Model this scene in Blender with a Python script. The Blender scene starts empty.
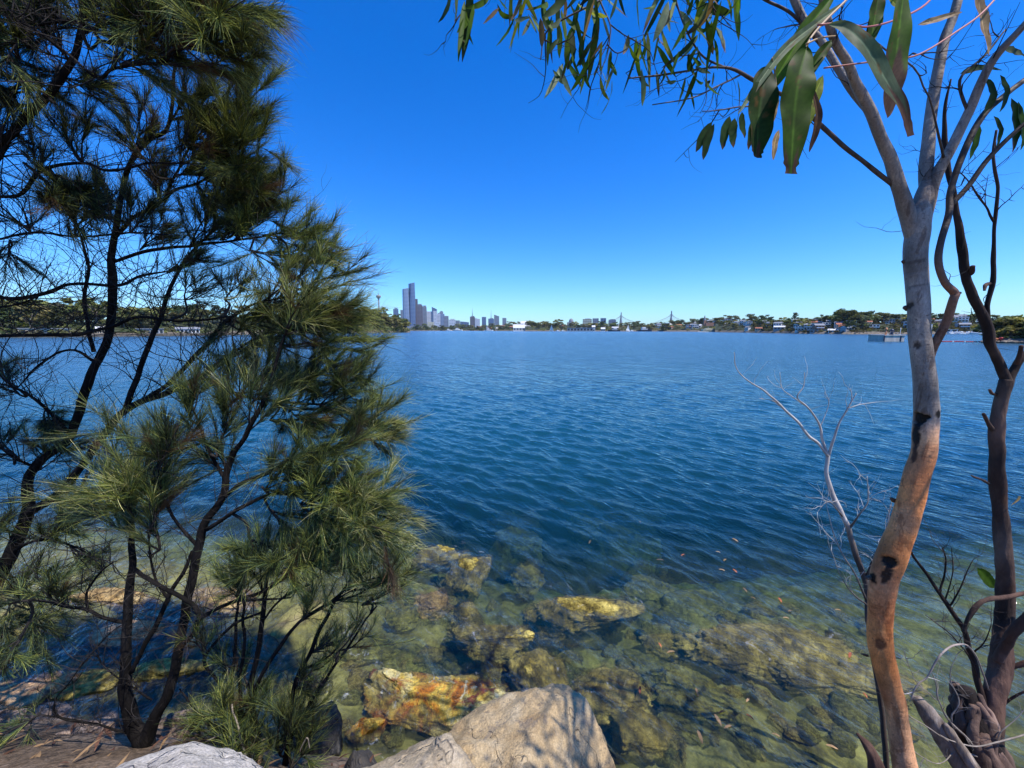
import bpy, bmesh, math, random
import numpy as np
from mathutils import Vector, Matrix

R = math.radians
random.seed(7)
rng = np.random.default_rng(7)
sc = bpy.context.scene
COL = sc.collection

# ------------------------------------------------------------------ camera model
F = 390.0
H = 3.0
HOR = 330.0
PITCH = math.atan((384 - HOR) / F)
CP, SP = math.cos(PITCH), math.sin(PITCH)
CAM = np.array([0.0, 0.0, H])


def ray(px, py):
    u = (px - 512) / F
    v = (384 - py) / F
    return np.array([u, CP + v * SP, -SP + v * CP])


def P(px, py, Y):
    """point seen at a pixel of the photograph, at world distance Y"""
    d = ray(px, py)
    return CAM + d * (Y / d[1])


def PD(px, py, D):
    return CAM + ray(px, py) * D


def GZ(px, py, z=0.0):
    d = ray(px, py)
    return CAM + d * ((z - H) / d[2])


def pxr(w, p):
    """radius in metres of something w pixels wide at point p"""
    D = (p[1]) * CP - (p[2] - H) * SP
    return 0.5 * w / F * D / math.sqrt(1 + ((p[0] / D) ** 2) * .85)   # the wide lens stretches things near the sides


def nrm(v):
    v = np.asarray(v, float)
    return v / (np.linalg.norm(v, axis=-1, keepdims=True) + 1e-12)


# ------------------------------------------------------------------ numpy noise
def _hash(ix, iy, iz, s):
    n = (ix * 374761393 + iy * 668265263 + iz * 2147483647 + s * 974711) & 0xFFFFFFFF
    n = ((n ^ (n >> 13)) * 1274126177) & 0xFFFFFFFF
    n = (n ^ (n >> 16)) & 0xFFFFFFFF
    n = (n * 2246822519) & 0xFFFFFFFF
    n = n ^ (n >> 15)
    return (n & 0xFFFFFF).astype(np.float64) / float(0xFFFFFF)


def vnoise(p, s=0):
    p = np.asarray(p, float)
    i = np.floor(p).astype(np.int64)
    f = p - i
    f = f * f * f * (f * (f * 6 - 15) + 10)
    out = 0
    for dx in (0, 1):
        wx = f[:, 0] if dx else 1 - f[:, 0]
        for dy in (0, 1):
            wy = f[:, 1] if dy else 1 - f[:, 1]
            for dz in (0, 1):
                wz = f[:, 2] if dz else 1 - f[:, 2]
                out = out + wx * wy * wz * _hash(i[:, 0] + dx, i[:, 1] + dy, i[:, 2] + dz, s)
    return out * 2 - 1


def fbm(p, s=0, o=4, g=0.5):
    p = np.asarray(p, float)
    a, t, out = 1.0, 0.0, 0
    for k in range(o):
        out = out + a * vnoise(p * (2.03 ** k) + 17.3 * k, s + k)
        t += a
        a *= g
    return out / t


# ------------------------------------------------------------------ mesh accumulator
class Geo:
    def __init__(self):
        self.v, self.q, self.t, self.c, self.n = [], [], [], [], 0

    def add(self, v, quads=None, tris=None, col=None):
        v = np.asarray(v, float).reshape(-1, 3)
        if quads is not None and len(quads):
            self.q.append(np.asarray(quads, np.int64).reshape(-1, 4) + self.n)
        if tris is not None and len(tris):
            self.t.append(np.asarray(tris, np.int64).reshape(-1, 3) + self.n)
        if col is None:
            col = (1, 1, 1)
        c = np.asarray(col, float)
        if c.ndim == 1:
            c = np.tile(c, (len(v), 1))
        self.c.append(c)
        self.v.append(v)
        self.n += len(v)

    def box(self, c, s, rz=0.0, col=None):
        x, y, z = np.asarray(s, float) / 2
        v = np.array([[-x, -y, -z], [x, -y, -z], [x, y, -z], [-x, y, -z], [-x, -y, z], [x, -y, z], [x, y, z], [-x, y, z]])
        ca, sa = math.cos(rz), math.sin(rz)
        v = np.stack([v[:, 0] * ca - v[:, 1] * sa, v[:, 0] * sa + v[:, 1] * ca, v[:, 2]], 1)
        self.add(v + np.asarray(c, float), [[0, 3, 2, 1], [4, 5, 6, 7], [0, 1, 5, 4], [1, 2, 6, 5], [2, 3, 7, 6], [3, 0, 4, 7]], col=col)

    def build(self, name, mat, parent=None, smooth=True, loc=None):
        me = bpy.data.meshes.new(name)
        v = np.concatenate(self.v) if self.v else np.zeros((0, 3))
        off = np.zeros(3)
        if loc is not None:
            off = np.asarray(loc, float)
        v = v - off
        idx, starts, pos = [], [], 0
        for arr, k in ((self.q, 4), (self.t, 3)):
            if arr:
                a = np.concatenate(arr)
                idx.append(a.ravel())
                starts.append(pos + np.arange(len(a)) * k)
                pos += a.size
        idx = np.concatenate(idx)
        starts = np.concatenate(starts)
        me.vertices.add(len(v))
        me.vertices.foreach_set('co', v.ravel())
        me.loops.add(len(idx))
        me.loops.foreach_set('vertex_index', idx.astype(np.int32))
        me.polygons.add(len(starts))
        me.polygons.foreach_set('loop_start', starts.astype(np.int32))
        me.polygons.foreach_set('use_smooth', np.full(len(starts), bool(smooth)))
        c = np.concatenate(self.c)
        me.update(calc_edges=True)
        a = me.attributes.new('tint', 'FLOAT_COLOR', 'POINT')
        a.data.foreach_set('color', np.concatenate([c, np.ones((len(c), 1))], 1).ravel())
        me.validate()
        if mat:
            me.materials.append(mat)
        o = bpy.data.objects.new(name, me)
        COL.objects.link(o)
        o.location = off
        if parent is not None:
            o.parent = parent
            o.location = off - np.array(parent.location)
        return o


def tag(o, label=None, cat=None, group=None, kind=None):
    if label:
        o['label'] = label
    if cat:
        o['category'] = cat
    if group:
        o['group'] = group
    if kind:
        o['kind'] = kind
    return o


def empty(name, loc, label=None, cat=None, group=None):
    o = bpy.data.objects.new(name, None)
    COL.objects.link(o)
    o.location = [float(a) for a in loc]
    o.empty_display_size = 0.1
    return tag(o, label, cat, group)


def copy_tree(o, parent=None):
    c = o.copy()
    COL.objects.link(c)
    if parent is not None:
        c.parent = parent
    for ch in [x for x in KIDS.get(o.name, [])]:
        k = copy_tree(ch, c)
        KIDS.setdefault(c.name, []).append(k)
    return c


KIDS = {}


def kids(o):
    KIDS[o.name] = list(o.children)
    for c in o.children:
        kids(c)


# ------------------------------------------------------------------ tubes
def catmull(pts, rad, sub):
    pts = np.asarray(pts, float)
    rad = np.asarray(rad, float)
    if len(pts) == 2:
        t = np.linspace(0, 1, sub + 1)[:, None]
        return pts[0] * (1 - t) + pts[1] * t, rad[0] * (1 - t[:, 0]) + rad[1] * t[:, 0]
    e = np.vstack([2 * pts[0] - pts[1], pts, 2 * pts[-1] - pts[-2]])
    op, orr = [], []
    for i in range(len(pts) - 1):
        p0, p1, p2, p3 = e[i], e[i + 1], e[i + 2], e[i + 3]
        for k in range(sub):
            t = k / sub
            op.append(0.5 * (2 * p1 + (p2 - p0) * t + (2 * p0 - 5 * p1 + 4 * p2 - p3) * t * t + (3 * p1 - p0 - 3 * p2 + p3) * t ** 3))
            s = t * t * (3 - 2 * t)
            orr.append(rad[i] * (1 - s) + rad[i + 1] * s)
    op.append(pts[-1])
    orr.append(rad[-1])
    return np.array(op), np.array(orr)


def tube(G, pts, rad, sides=8, sub=5, wob=0.0, rough=0.0, seed=0, cols=None, nfreq=6.0, raw=False):
    if raw:
        c, r = np.asarray(pts, float), np.asarray(rad, float)
    else:
        c, r = catmull(pts, rad, sub)
    n = len(c)
    if wob:
        ln = np.linspace(0, 1, n)[:, None]
        q = np.cumsum(np.r_[0, np.linalg.norm(np.diff(c, axis=0), axis=1)])
        for ax in range(3):
            c[:, ax] += wob * vnoise(np.stack([q * 9, np.full(n, ax * 7.7), np.full(n, seed * 1.31)], 1), seed) * np.minimum(1, 8 * ln[:, 0])
    T = nrm(np.gradient(c, axis=0))
    up = np.array([0.31, 0.52, 0.79]) if abs(T[0] @ np.array([0.31, 0.52, 0.79])) < 0.9 else np.array([1.0, 0, 0])
    Ns = np.zeros((n, 3))
    a = nrm(np.cross(T[0], up))
    for i in range(n):
        a = a - T[i] * (a @ T[i])
        a = a / (np.linalg.norm(a) + 1e-12)
        Ns[i] = a
    B = np.cross(T, Ns)
    th = np.arange(sides) * 2 * math.pi / sides
    v = c[:, None, :] + r[:, None, None] * (np.cos(th)[None, :, None] * Ns[:, None, :] + np.sin(th)[None, :, None] * B[:, None, :])
    v = v.reshape(-1, 3)
    if rough:
        k = fbm(v * nfreq * np.array([1, 1, 0.45]), seed + 3, 3)
        cen = np.repeat(c, sides, 0)
        v = cen + (v - cen) * (1 + rough * k)[:, None]
    i = np.arange(n - 1)[:, None] * sides
    j = np.arange(sides)[None, :]
    j2 = (j + 1) % sides
    q = np.stack([i + j, i + j2, i + sides + j2, i + sides + j], -1).reshape(-1, 4)
    v = np.vstack([v, c[0], c[-1] + T[-1] * r[-1] * 0.6])
    b0, b1 = n * sides, n * sides + 1
    jj = np.arange(sides)
    t = np.vstack([np.stack([np.full(sides, b0), (jj + 1) % sides, jj], 1), np.stack([np.full(sides, b1), (n - 1) * sides + jj, (n - 1) * sides + (jj + 1) % sides], 1)])
    col = None
    if cols is not None:
        cols = np.asarray(cols, float)
        if cols.ndim == 2:
            tt = np.linspace(0, len(cols) - 1, n)
            cc = np.stack([np.interp(tt, np.arange(len(cols)), cols[:, k]) for k in range(3)], 1)
            col = np.vstack([np.repeat(cc, sides, 0), cc[0], cc[-1]])
        else:
            col = cols
    G.add(v, q, t, col)
    return c


def ptube(G, spec, sides=8, sub=6, wob=0.0, rough=0.0, seed=0, cols=None, nfreq=6.0):
    """spec: list of (px, py, Y, width in px)"""
    pts = [P(a, b, y) for a, b, y, w in spec]
    rad = [pxr(s[3], p) for s, p in zip(spec, pts)]
    return tube(G, pts, rad, sides, sub, wob, rough, seed, cols, nfreq)


def twigs(G, line, n, lens, r0, rs, upb=0.3, sides=4, depth=1, store=None, outward=None):
    """side twigs growing from a centre line"""
    T = nrm(np.gradient(line, axis=0))
    for _ in range(n):
        i = rs.integers(max(1, len(line) // 8), len(line))
        L = rs.uniform(*lens)
        d = nrm(T[i] * rs.uniform(0.1, 0.9) + rs.normal(0, 0.75, 3) + np.array([0, 0, upb]) + (outward if outward is not None else 0))
        pts = [line[i]]
        k = 5
        for q in range(k):
            d = nrm(d + rs.normal(0, 0.22, 3) + np.array([0, 0, 0.06]))
            pts.append(pts[-1] + d * L / k)
        rr = r0 * rs.uniform(0.7, 1.2)
        ln = tube(G, pts, np.linspace(rr, rr * 0.3, len(pts)), sides, 2)
        if store is not None:
            store.append(ln)
        if depth > 1:
            twigs(G, ln, rs.integers(2, 5), (lens[0] * 0.4, lens[1] * 0.5), rr * 0.55, rs, upb, 3, depth - 1, store, outward)


# ------------------------------------------------------------------ materials
def new_mat(name):
    m = bpy.data.materials.new(name)
    m.use_nodes = True
    nt = m.node_tree
    nt.nodes.clear()
    out = nt.nodes.new('ShaderNodeOutputMaterial')
    return m, nt, out


def N(nt, typ, **kw):
    n = nt.nodes.new(typ)
    for k, v in kw.items():
        if k in n.inputs.keys():
            n.inputs[k].default_value = v
        else:
            setattr(n, k, v)
    return n


def math_n(nt, op, a, b=None, c=None, clamp=False):
    n = nt.nodes.new('ShaderNodeMath')
    n.operation = op
    n.use_clamp = clamp
    for i, x in enumerate((a, b, c)):
        if x is None:
            continue
        if hasattr(x, 'is_output'):
            nt.links.new(x, n.inputs[i])
        else:
            n.inputs[i].default_value = x
    return n.outputs[0]


def mixc(nt, fac, a, b, mode='MIX'):
    n = nt.nodes.new('ShaderNodeMix')
    n.data_type = 'RGBA'
    n.blend_type = mode
    for s, x in ((n.inputs[0], fac), (n.inputs[6], a), (n.inputs[7], b)):
        if hasattr(x, 'is_output'):
            nt.links.new(x, s)
        elif isinstance(x, (int, float)):
            s.default_value = x
        else:
            s.default_value = (*x, 1)
    return n.outputs[2]


def ramp(nt, fac, stops, interp='LINEAR'):
    n = nt.nodes.new('ShaderNodeValToRGB')
    n.color_ramp.interpolation = interp
    el = n.color_ramp.elements
    el[0].position, el[0].color = stops[0][0], (*stops[0][1], 1)
    el[1].position, el[1].color = stops[-1][0], (*stops[-1][1], 1)
    for p, c in stops[1:-1]:
        e = el.new(p)
        e.color = (*c, 1)
    nt.links.new(fac, n.inputs[0])
    return n.outputs[0]


def coords(nt, stretch=(1, 1, 1), kind='Object'):
    tc = nt.nodes.new('ShaderNodeTexCoord')
    mp = nt.nodes.new('ShaderNodeMapping')
    mp.inputs['Scale'].default_value = stretch
    nt.links.new(tc.outputs[kind], mp.inputs[0])
    return mp.outputs[0]


def noise(nt, vec, scale, detail=5, rough=0.55, dist=0.0, out=0):
    n = N(nt, 'ShaderNodeTexNoise')
    n.inputs['Scale'].default_value = scale
    n.inputs['Detail'].default_value = detail
    n.inputs['Roughness'].default_value = rough
    n.inputs['Distortion'].default_value = dist
    nt.links.new(vec, n.inputs['Vector'])
    return n.outputs[out]


def surf(name, stops, scale=5, detail=6, rough=0.8, bump=0.3, bscale=None, bdist=0.01, stretch=(1, 1, 1), tint=False, spec=0.3, second=None, objvar=0.0, crack=0.0):
    """noise-ramp coloured surface with bump"""
    m, nt, out = new_mat(name)
    v = coords(nt, stretch)
    c = ramp(nt, noise(nt, v, scale, detail, 0.6, 0.3), stops)
    if second:
        s2, lo, hi, colr = second
        f2 = noise(nt, v, s2, 5, 0.6)
        mr = N(nt, 'ShaderNodeMapRange')
        mr.inputs[1].default_value, mr.inputs[2].default_value = lo, hi
        nt.links.new(f2, mr.inputs[0])
        c = mixc(nt, mr.outputs[0], c, colr)
    if tint:
        at = N(nt, 'ShaderNodeAttribute', attribute_name='tint')
        c = mixc(nt, 1.0, c, at.outputs['Color'], 'MULTIPLY')
    if objvar:
        oi = nt.nodes.new('ShaderNodeObjectInfo')
        hs = nt.nodes.new('ShaderNodeHueSaturation')
        nt.links.new(c, hs.inputs['Color'])
        k = math_n(nt, 'MULTIPLY_ADD', oi.outputs['Random'], 2 * objvar, 1 - objvar)
        nt.links.new(k, hs.inputs['Value'])
        hh = math_n(nt, 'MULTIPLY_ADD', math_n(nt, 'FRACT', math_n(nt, 'MULTIPLY', oi.outputs['Random'], 7.3)), 0.06, 0.47)
        nt.links.new(hh, hs.inputs['Hue'])
        c = hs.outputs[0]
    b = N(nt, 'ShaderNodeBsdfPrincipled')
    b.inputs['Roughness'].default_value = rough
    b.inputs['Specular IOR Level'].default_value = spec
    nt.links.new(c, b.inputs['Base Color'])
    if bump:
        h = noise(nt, v, bscale or scale * 4, 7, 0.65)
        if crack:
            vo = N(nt, 'ShaderNodeTexVoronoi', feature='DISTANCE_TO_EDGE')
            vo.inputs['Scale'].default_value = crack
            nt.links.new(v, vo.inputs['Vector'])
            h = math_n(nt, 'ADD', h, math_n(nt, 'MULTIPLY', math_n(nt, 'MINIMUM', vo.outputs[0], 0.06), 8))
        bp = N(nt, 'ShaderNodeBump')
        bp.inputs['Strength'].default_value = bump
        bp.inputs['Distance'].default_value = bdist
        nt.links.new(h, bp.inputs['Height'])
        nt.links.new(bp.outputs[0], b.inputs['Normal'])
    nt.links.new(b.outputs[0], out.inputs[0])
    return m


def leafy(name, trans=0.35, rough=0.45, spec=0.4, objvar=0.0, base=(1, 1, 1), nscale=0.0):
    m, nt, out = new_mat(name)
    at = N(nt, 'ShaderNodeAttribute', attribute_name='tint')
    c = mixc(nt, 1.0, at.outputs['Color'], base, 'MULTIPLY')
    if nscale:
        f = noise(nt, coords(nt), nscale, 4, 0.6)
        c = mixc(nt, 1.0, c, ramp(nt, f, [(0.3, (0.6, 0.6, 0.6)), (0.7, (1.25, 1.25, 1.1))]), 'MULTIPLY')
    if objvar:
        oi = nt.nodes.new('ShaderNodeObjectInfo')
        hs = nt.nodes.new('ShaderNodeHueSaturation')
        nt.links.new(c, hs.inputs['Color'])
        nt.links.new(math_n(nt, 'MULTIPLY_ADD', oi.outputs['Random'], 2 * objvar, 1 - objvar), hs.inputs['Value'])
        nt.links.new(math_n(nt, 'MULTIPLY_ADD', math_n(nt, 'FRACT', math_n(nt, 'MULTIPLY', oi.outputs['Random'], 5.7)), 0.07, 0.465), hs.inputs['Hue'])
        c = hs.outputs[0]
    b = N(nt, 'ShaderNodeBsdfPrincipled')
    b.inputs['Roughness'].default_value = rough
    b.inputs['Specular IOR Level'].default_value = spec
    nt.links.new(c, b.inputs['Base Color'])
    t = N(nt, 'ShaderNodeBsdfTranslucent')
    nt.links.new(mixc(nt, 1.0, c, (1.5, 1.45, 0.6), 'MULTIPLY'), t.inputs['Color'])
    mx = N(nt, 'ShaderNodeMixShader')
    mx.inputs[0].default_value = trans
    nt.links.new(b.outputs[0], mx.inputs[1])
    nt.links.new(t.outputs[0], mx.inputs[2])
    nt.links.new(mx.outputs[0], out.inputs[0])
    return m


def facade(name, wall, glass, fh=3.6, bw=3.2, frac=0.55, rough=0.5, grough=0.15):
    m, nt, out = new_mat(name)
    tc = nt.nodes.new('ShaderNodeTexCoord')
    sx = nt.nodes.new('ShaderNodeSeparateXYZ')
    nt.links.new(tc.outputs['Object'], sx.inputs[0])
    z = math_n(nt, 'FRACT', math_n(nt, 'DIVIDE', sx.outputs[2], fh))
    xy = math_n(nt, 'FRACT', math_n(nt, 'DIVIDE', math_n(nt, 'ADD', sx.outputs[0], sx.outputs[1]), bw))
    a = math_n(nt, 'LESS_THAN', math_n(nt, 'ABSOLUTE', math_n(nt, 'SUBTRACT', z, 0.5)), frac / 2)
    b = math_n(nt, 'LESS_THAN', math_n(nt, 'ABSOLUTE', math_n(nt, 'SUBTRACT', xy, 0.5)), 0.41)
    g = nt.nodes.new('ShaderNodeNewGeometry')
    s2 = nt.nodes.new('ShaderNodeSeparateXYZ')
    nt.links.new(g.outputs['Normal'], s2.inputs[0])
    side = math_n(nt, 'LESS_THAN', math_n(nt, 'ABSOLUTE', s2.outputs[2]), 0.5)
    f = math_n(nt, 'MULTIPLY', math_n(nt, 'MULTIPLY', a, b), side)
    p = N(nt, 'ShaderNodeBsdfPrincipled')
    nt.links.new(mixc(nt, f, wall, glass), p.inputs['Base Color'])
    nt.links.new(math_n(nt, 'MULTIPLY_ADD', f, grough - rough, rough), p.inputs['Roughness'])
    nt.links.new(p.outputs[0], out.inputs[0])
    return m


def plain(name, c, rough=0.6, metal=0.0, var=0.15, scale=3.0):
    c = np.array(c)
    m = surf(name, [(0.3, tuple(c * (1 - var))), (0.7, tuple(np.minimum(1, c * (1 + var))))], scale, 4, rough, 0.0)
    return m


M = {}
M['bark_dark'] = surf('bark_dark', [(0.3, (0.005, 0.0045, 0.004)), (0.55, (0.013, 0.011, 0.010)), (0.75, (0.038, 0.032, 0.028))], 14, 7, 0.95, 1.0, 40, 0.012, (1, 1, 0.3), spec=0.1, second=(3, 0.60, 0.78, (0.075, 0.068, 0.06)))
M['twig_dark'] = surf('twig_dark', [(0.35, (0.010, 0.009, 0.008)), (0.7, (0.045, 0.036, 0.03))], 14, 4, 0.9, 0.0)
M['twig_pale'] = surf('twig_pale', [(0.3, (0.16, 0.13, 0.10)), (0.7, (0.34, 0.29, 0.24))], 20, 4, 0.85, 0.0)
M['needle'] = leafy('needle', 0.28, 0.45, 0.3, nscale=2.5)
M['leaf'] = leafy('leaf', 0.38, 0.5, 0.07, nscale=30)
m, nt, out = new_mat('gum_bark')
v = coords(nt, (1, 1, .4))
v2 = coords(nt, (1, 1, 1.6))
at = N(nt, 'ShaderNodeAttribute', attribute_name='tint')
c = ramp(nt, noise(nt, v, 7, 7, .65, .4), [(.25, (.19, .16, .135)), (.5, (.35, .31, .27)), (.72, (.52, .47, .41))])
c = mixc(nt, 1.0, c, at.outputs['Color'], 'MULTIPLY')
c = mixc(nt, ramp(nt, noise(nt, v, 11, 8, .62, .8), [(.555, (0, 0, 0)), (.585, (.75, .75, .75))]), c, mixc(nt, 1.0, c, (.52, .44, .40), 'MULTIPLY'))
c = mixc(nt, ramp(nt, noise(nt, coords(nt, (1, 1, .55)), 17, 7, .6, 1.2), [(.60, (0, 0, 0)), (.62, (.8, .8, .8))]), c, mixc(nt, 1.0, c, (1.45, 1.38, 1.28), 'MULTIPLY'))
c = mixc(nt, ramp(nt, noise(nt, v2, 55, 5, .7, .3), [(.60, (0, 0, 0)), (.68, (.8, .8, .8))]), c, (.085, .06, .045))
c = mixc(nt, 1.0, c, ramp(nt, noise(nt, v, 160, 3, .7), [(.3, (.75, .74, .73)), (.7, (1.2, 1.2, 1.2))]), 'MULTIPLY')
b = N(nt, 'ShaderNodeBsdfPrincipled')
b.inputs['Roughness'].default_value = .6
b.inputs['Specular IOR Level'].default_value = .25
nt.links.new(c, b.inputs['Base Color'])
bp = N(nt, 'ShaderNodeBump')
bp.inputs['Strength'].default_value = .9
bp.inputs['Distance'].default_value = .006
nt.links.new(math_n(nt, 'ADD', math_n(nt, 'ADD', noise(nt, v, 11, 8, .62, .8), math_n(nt, 'MULTIPLY', noise(nt, v2, 40, 5, .7), .5)), math_n(nt, 'MULTIPLY', noise(nt, coords(nt, (.25, .25, 3)), 26, 3, .6), .35)), bp.inputs['Height'])
nt.links.new(bp.outputs[0], b.inputs['Normal'])
nt.links.new(b.outputs[0], out.inputs[0])
M['gum_bark'] = m
M['dead_bark'] = surf('dead_bark', [(0.3, (0.022, 0.016, 0.013)), (0.52, (0.075, 0.052, 0.042)), (0.75, (0.20, 0.145, 0.115))], 8, 7, 0.9, 1.0, 26, 0.012, (1, 1, 0.3), tint=True)
M['dead_white'] = surf('dead_white', [(0.3, (0.32, 0.28, 0.25)), (0.7, (0.62, 0.57, 0.52))], 15, 5, 0.8, 0.4, 60, 0.003, (1, 1, 0.4), tint=True)
M['log_pale'] = surf('log_pale', [(0.25, (0.10, 0.075, 0.055)), (0.5, (0.30, 0.23, 0.17)), (0.75, (0.50, 0.41, 0.33))], 12, 7, 0.85, 0.9, 40, 0.008, (3, 3, 0.25), tint=True)


def sandstone(name, stops, stain=None, spots=True, stain2=None, rough=0.85):
    weedy = name in ('rock_weed', 'rock_pink', 'rock_orange', 'rock_green')
    m, nt, out = new_mat(name)
    v = coords(nt)
    c = ramp(nt, noise(nt, v, 3.2, 8, 0.62, 0.6), stops)
    if weedy:
        c = mixc(nt, 1.0, c, ramp(nt, noise(nt, v, 13, 7, 0.75, 1.0), [(0.36, (0.22, 0.20, 0.18)), (0.5, (0.9, 0.9, 0.9)), (0.64, (1.55, 1.5, 1.4))]), 'MULTIPLY')
    # fine grain
    c = mixc(nt, 1.0, c, ramp(nt, noise(nt, v, 90, 3, 0.7), [(0.3, (0.70, 0.69, 0.68)), (0.7, (1.2, 1.19, 1.17))]), 'MULTIPLY')
    if stain:
        f = noise(nt, v, 5.0, 6, 0.65, 1.0)
        mr = N(nt, 'ShaderNodeMapRange')
        mr.inputs[1].default_value, mr.inputs[2].default_value = stain[0], stain[1]
        nt.links.new(f, mr.inputs[0])
        c = mixc(nt, mr.outputs[0], c, stain[2])
    if stain2:
        f = noise(nt, coords(nt, (1.7, 1.3, 2.1)), 4.0, 7, 0.7, 1.5)
        mr = N(nt, 'ShaderNodeMapRange')
        mr.inputs[1].default_value, mr.inputs[2].default_value = stain2[0], stain2[1]
        nt.links.new(f, mr.inputs[0])
        c = mixc(nt, mr.outputs[0], c, stain2[2])
    if spots:
        f = noise(nt, v, 26, 4, 0.6)
        mr = N(nt, 'ShaderNodeMapRange')
        mr.inputs[1].default_value, mr.inputs[2].default_value = 0.60, 0.68
        nt.links.new(f, mr.inputs[0])
        c = mixc(nt, math_n(nt, 'MULTIPLY', mr.outputs[0], 0.6), c, (0.12, 0.105, 0.09))
    b = N(nt, 'ShaderNodeBsdfPrincipled')
    b.inputs['Roughness'].default_value = rough
    b.inputs['Specular IOR Level'].default_value = 0.25
    nt.links.new(c, b.inputs['Base Color'])
    h = math_n(nt, 'ADD', noise(nt, v, 14, 8, 0.7), math_n(nt, 'MULTIPLY', noise(nt, v, 70, 4, 0.7), 0.35))
    if not weedy:
        # thin weathered cracks and darker lichen freckles
        ck = math_n(nt, 'ABSOLUTE', math_n(nt, 'SUBTRACT', noise(nt, coords(nt, (1, 1, 2.2)), 1.3, 4, .5, .7), .5))
        cm = math_n(nt, 'SUBTRACT', 1.0, math_n(nt, 'DIVIDE', ck, .0055), clamp=True)
        c = mixc(nt, math_n(nt, 'MULTIPLY', cm, .28), c, (.14, .11, .08))
        li = ramp(nt, noise(nt, v, 8, 8, .7, .5), [(.56, (0, 0, 0)), (.62, (.5, .5, .5))])
        c = mixc(nt, li, c, (.20, .18, .155))
        nt.links.new(c, b.inputs['Base Color'])
        h = math_n(nt, 'SUBTRACT', h, math_n(nt, 'MULTIPLY', cm, .5))
    bp = N(nt, 'ShaderNodeBump')
    bp.inputs['Strength'].default_value = 0.8
    bp.inputs['Distance'].default_value = 0.05
    nt.links.new(h, bp.inputs['Height'])
    nt.links.new(bp.outputs[0], b.inputs['Normal'])
    nt.links.new(b.outputs[0], out.inputs[0])
    return m


M['boulder_tan'] = sandstone('boulder_tan', [(0.30, (0.35, 0.225, 0.105)), (0.5, (0.56, 0.405, 0.215)), (0.70, (0.68, 0.545, 0.34))], (0.55, 0.72, (0.40, 0.29, 0.15)))
M['boulder_grey'] = sandstone('boulder_grey', [(0.30, (0.32, 0.235, 0.135)), (0.5, (0.51, 0.40, 0.255)), (0.70, (0.64, 0.53, 0.375))], (0.58, 0.75, (0.33, 0.25, 0.14)))
M['boulder_pale'] = sandstone('boulder_pale', [(0.28, (0.46, 0.42, 0.38)), (0.5, (0.60, 0.56, 0.51)), (0.72, (0.70, 0.66, 0.61))], None)
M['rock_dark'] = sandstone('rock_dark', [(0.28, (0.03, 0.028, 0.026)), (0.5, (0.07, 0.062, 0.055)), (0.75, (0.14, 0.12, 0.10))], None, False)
M['rock_weed'] = sandstone('rock_weed', [(0.32, (0.05, 0.04, 0.014)), (0.46, (0.30, 0.235, 0.05)), (0.62, (0.66, 0.55, 0.16))], (0.53, 0.68, (0.10, 0.085, 0.04)), True, (0.60, 0.72, (0.60, 0.52, 0.30)))
M['rock_pink'] = sandstone('rock_pink', [(0.32, (0.07, 0.05, 0.02)), (0.46, (0.40, 0.26, 0.10)), (0.64, (0.70, 0.52, 0.24))], (0.55, 0.68, (0.11, 0.075, 0.045)), True, (0.62, 0.75, (0.52, 0.46, 0.18)))
M['rock_orange'] = sandstone('rock_orange', [(0.30, (0.16, 0.05, 0.012)), (0.42, (0.50, 0.18, 0.02)), (0.52, (0.58, 0.42, 0.07)), (0.66, (0.60, 0.53, 0.24))], (0.57, 0.66, (0.24, 0.06, 0.03)), True, (0.57, 0.68, (0.66, 0.60, 0.36)), 0.4)
M['rock_peach'] = sandstone('rock_pink', [(0.30, (0.20, 0.10, 0.05)), (0.46, (0.56, 0.33, 0.16)), (0.64, (0.70, 0.52, 0.30))], (0.56, 0.68, (0.16, 0.10, 0.06)), True, (0.60, 0.72, (0.62, 0.50, 0.20)))
M['rock_bank'] = sandstone('rock_pink', [(0.30, (0.10, 0.07, 0.055)), (0.48, (0.30, 0.22, 0.17)), (0.68, (0.50, 0.40, 0.33))], None, True)
M['rock_green'] = sandstone('rock_green', [(0.32, (0.05, 0.05, 0.018)), (0.48, (0.22, 0.21, 0.05)), (0.66, (0.46, 0.45, 0.12))], (0.55, 0.7, (0.05, 0.05, 0.03)), True)

# ground: sandy litter on land, weedy floor below the water, by height
m, nt, out = new_mat('ground')
v = coords(nt)
gpos = nt.nodes.new('ShaderNodeNewGeometry')
sx = nt.nodes.new('ShaderNodeSeparateXYZ')
nt.links.new(gpos.outputs['Position'], sx.inputs[0])
sea = ramp(nt, noise(nt, v, 1.1, 8, 0.65, 0.8), [(0.28, (0.07, 0.065, 0.028)), (0.45, (0.28, 0.26, 0.085)), (0.6, (0.44, 0.41, 0.14)), (0.75, (0.58, 0.54, 0.27))])
sea = mixc(nt, 1.0, sea, ramp(nt, noise(nt, v, 9, 6, 0.7), [(0.35, (0.35, 0.35, 0.35)), (0.65, (1.3, 1.3, 1.2))]), 'MULTIPLY')
land = ramp(nt, noise(nt, v, 4, 8, 0.65, 0.5), [(0.3, (0.07, 0.05, 0.035)), (0.5, (0.20, 0.145, 0.10)), (0.7, (0.36, 0.28, 0.21))])
land = mixc(nt, 1.0, land, ramp(nt, noise(nt, v, 45, 4, 0.7), [(0.35, (0.5, 0.5, 0.5)), (0.65, (1.25, 1.22, 1.2))]), 'MULTIPLY')
mr = N(nt, 'ShaderNodeMapRange')
mr.inputs[1].default_value, mr.inputs[2].default_value = -0.02, 0.16
nt.links.new(math_n(nt, 'ADD', sx.outputs[2], math_n(nt, 'MULTIPLY', math_n(nt, 'SUBTRACT', noise(nt, v, 5, 4), 0.5), 0.2)), mr.inputs[0])
b = N(nt, 'ShaderNodeBsdfPrincipled')
b.inputs['Roughness'].default_value = 0.9
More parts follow.
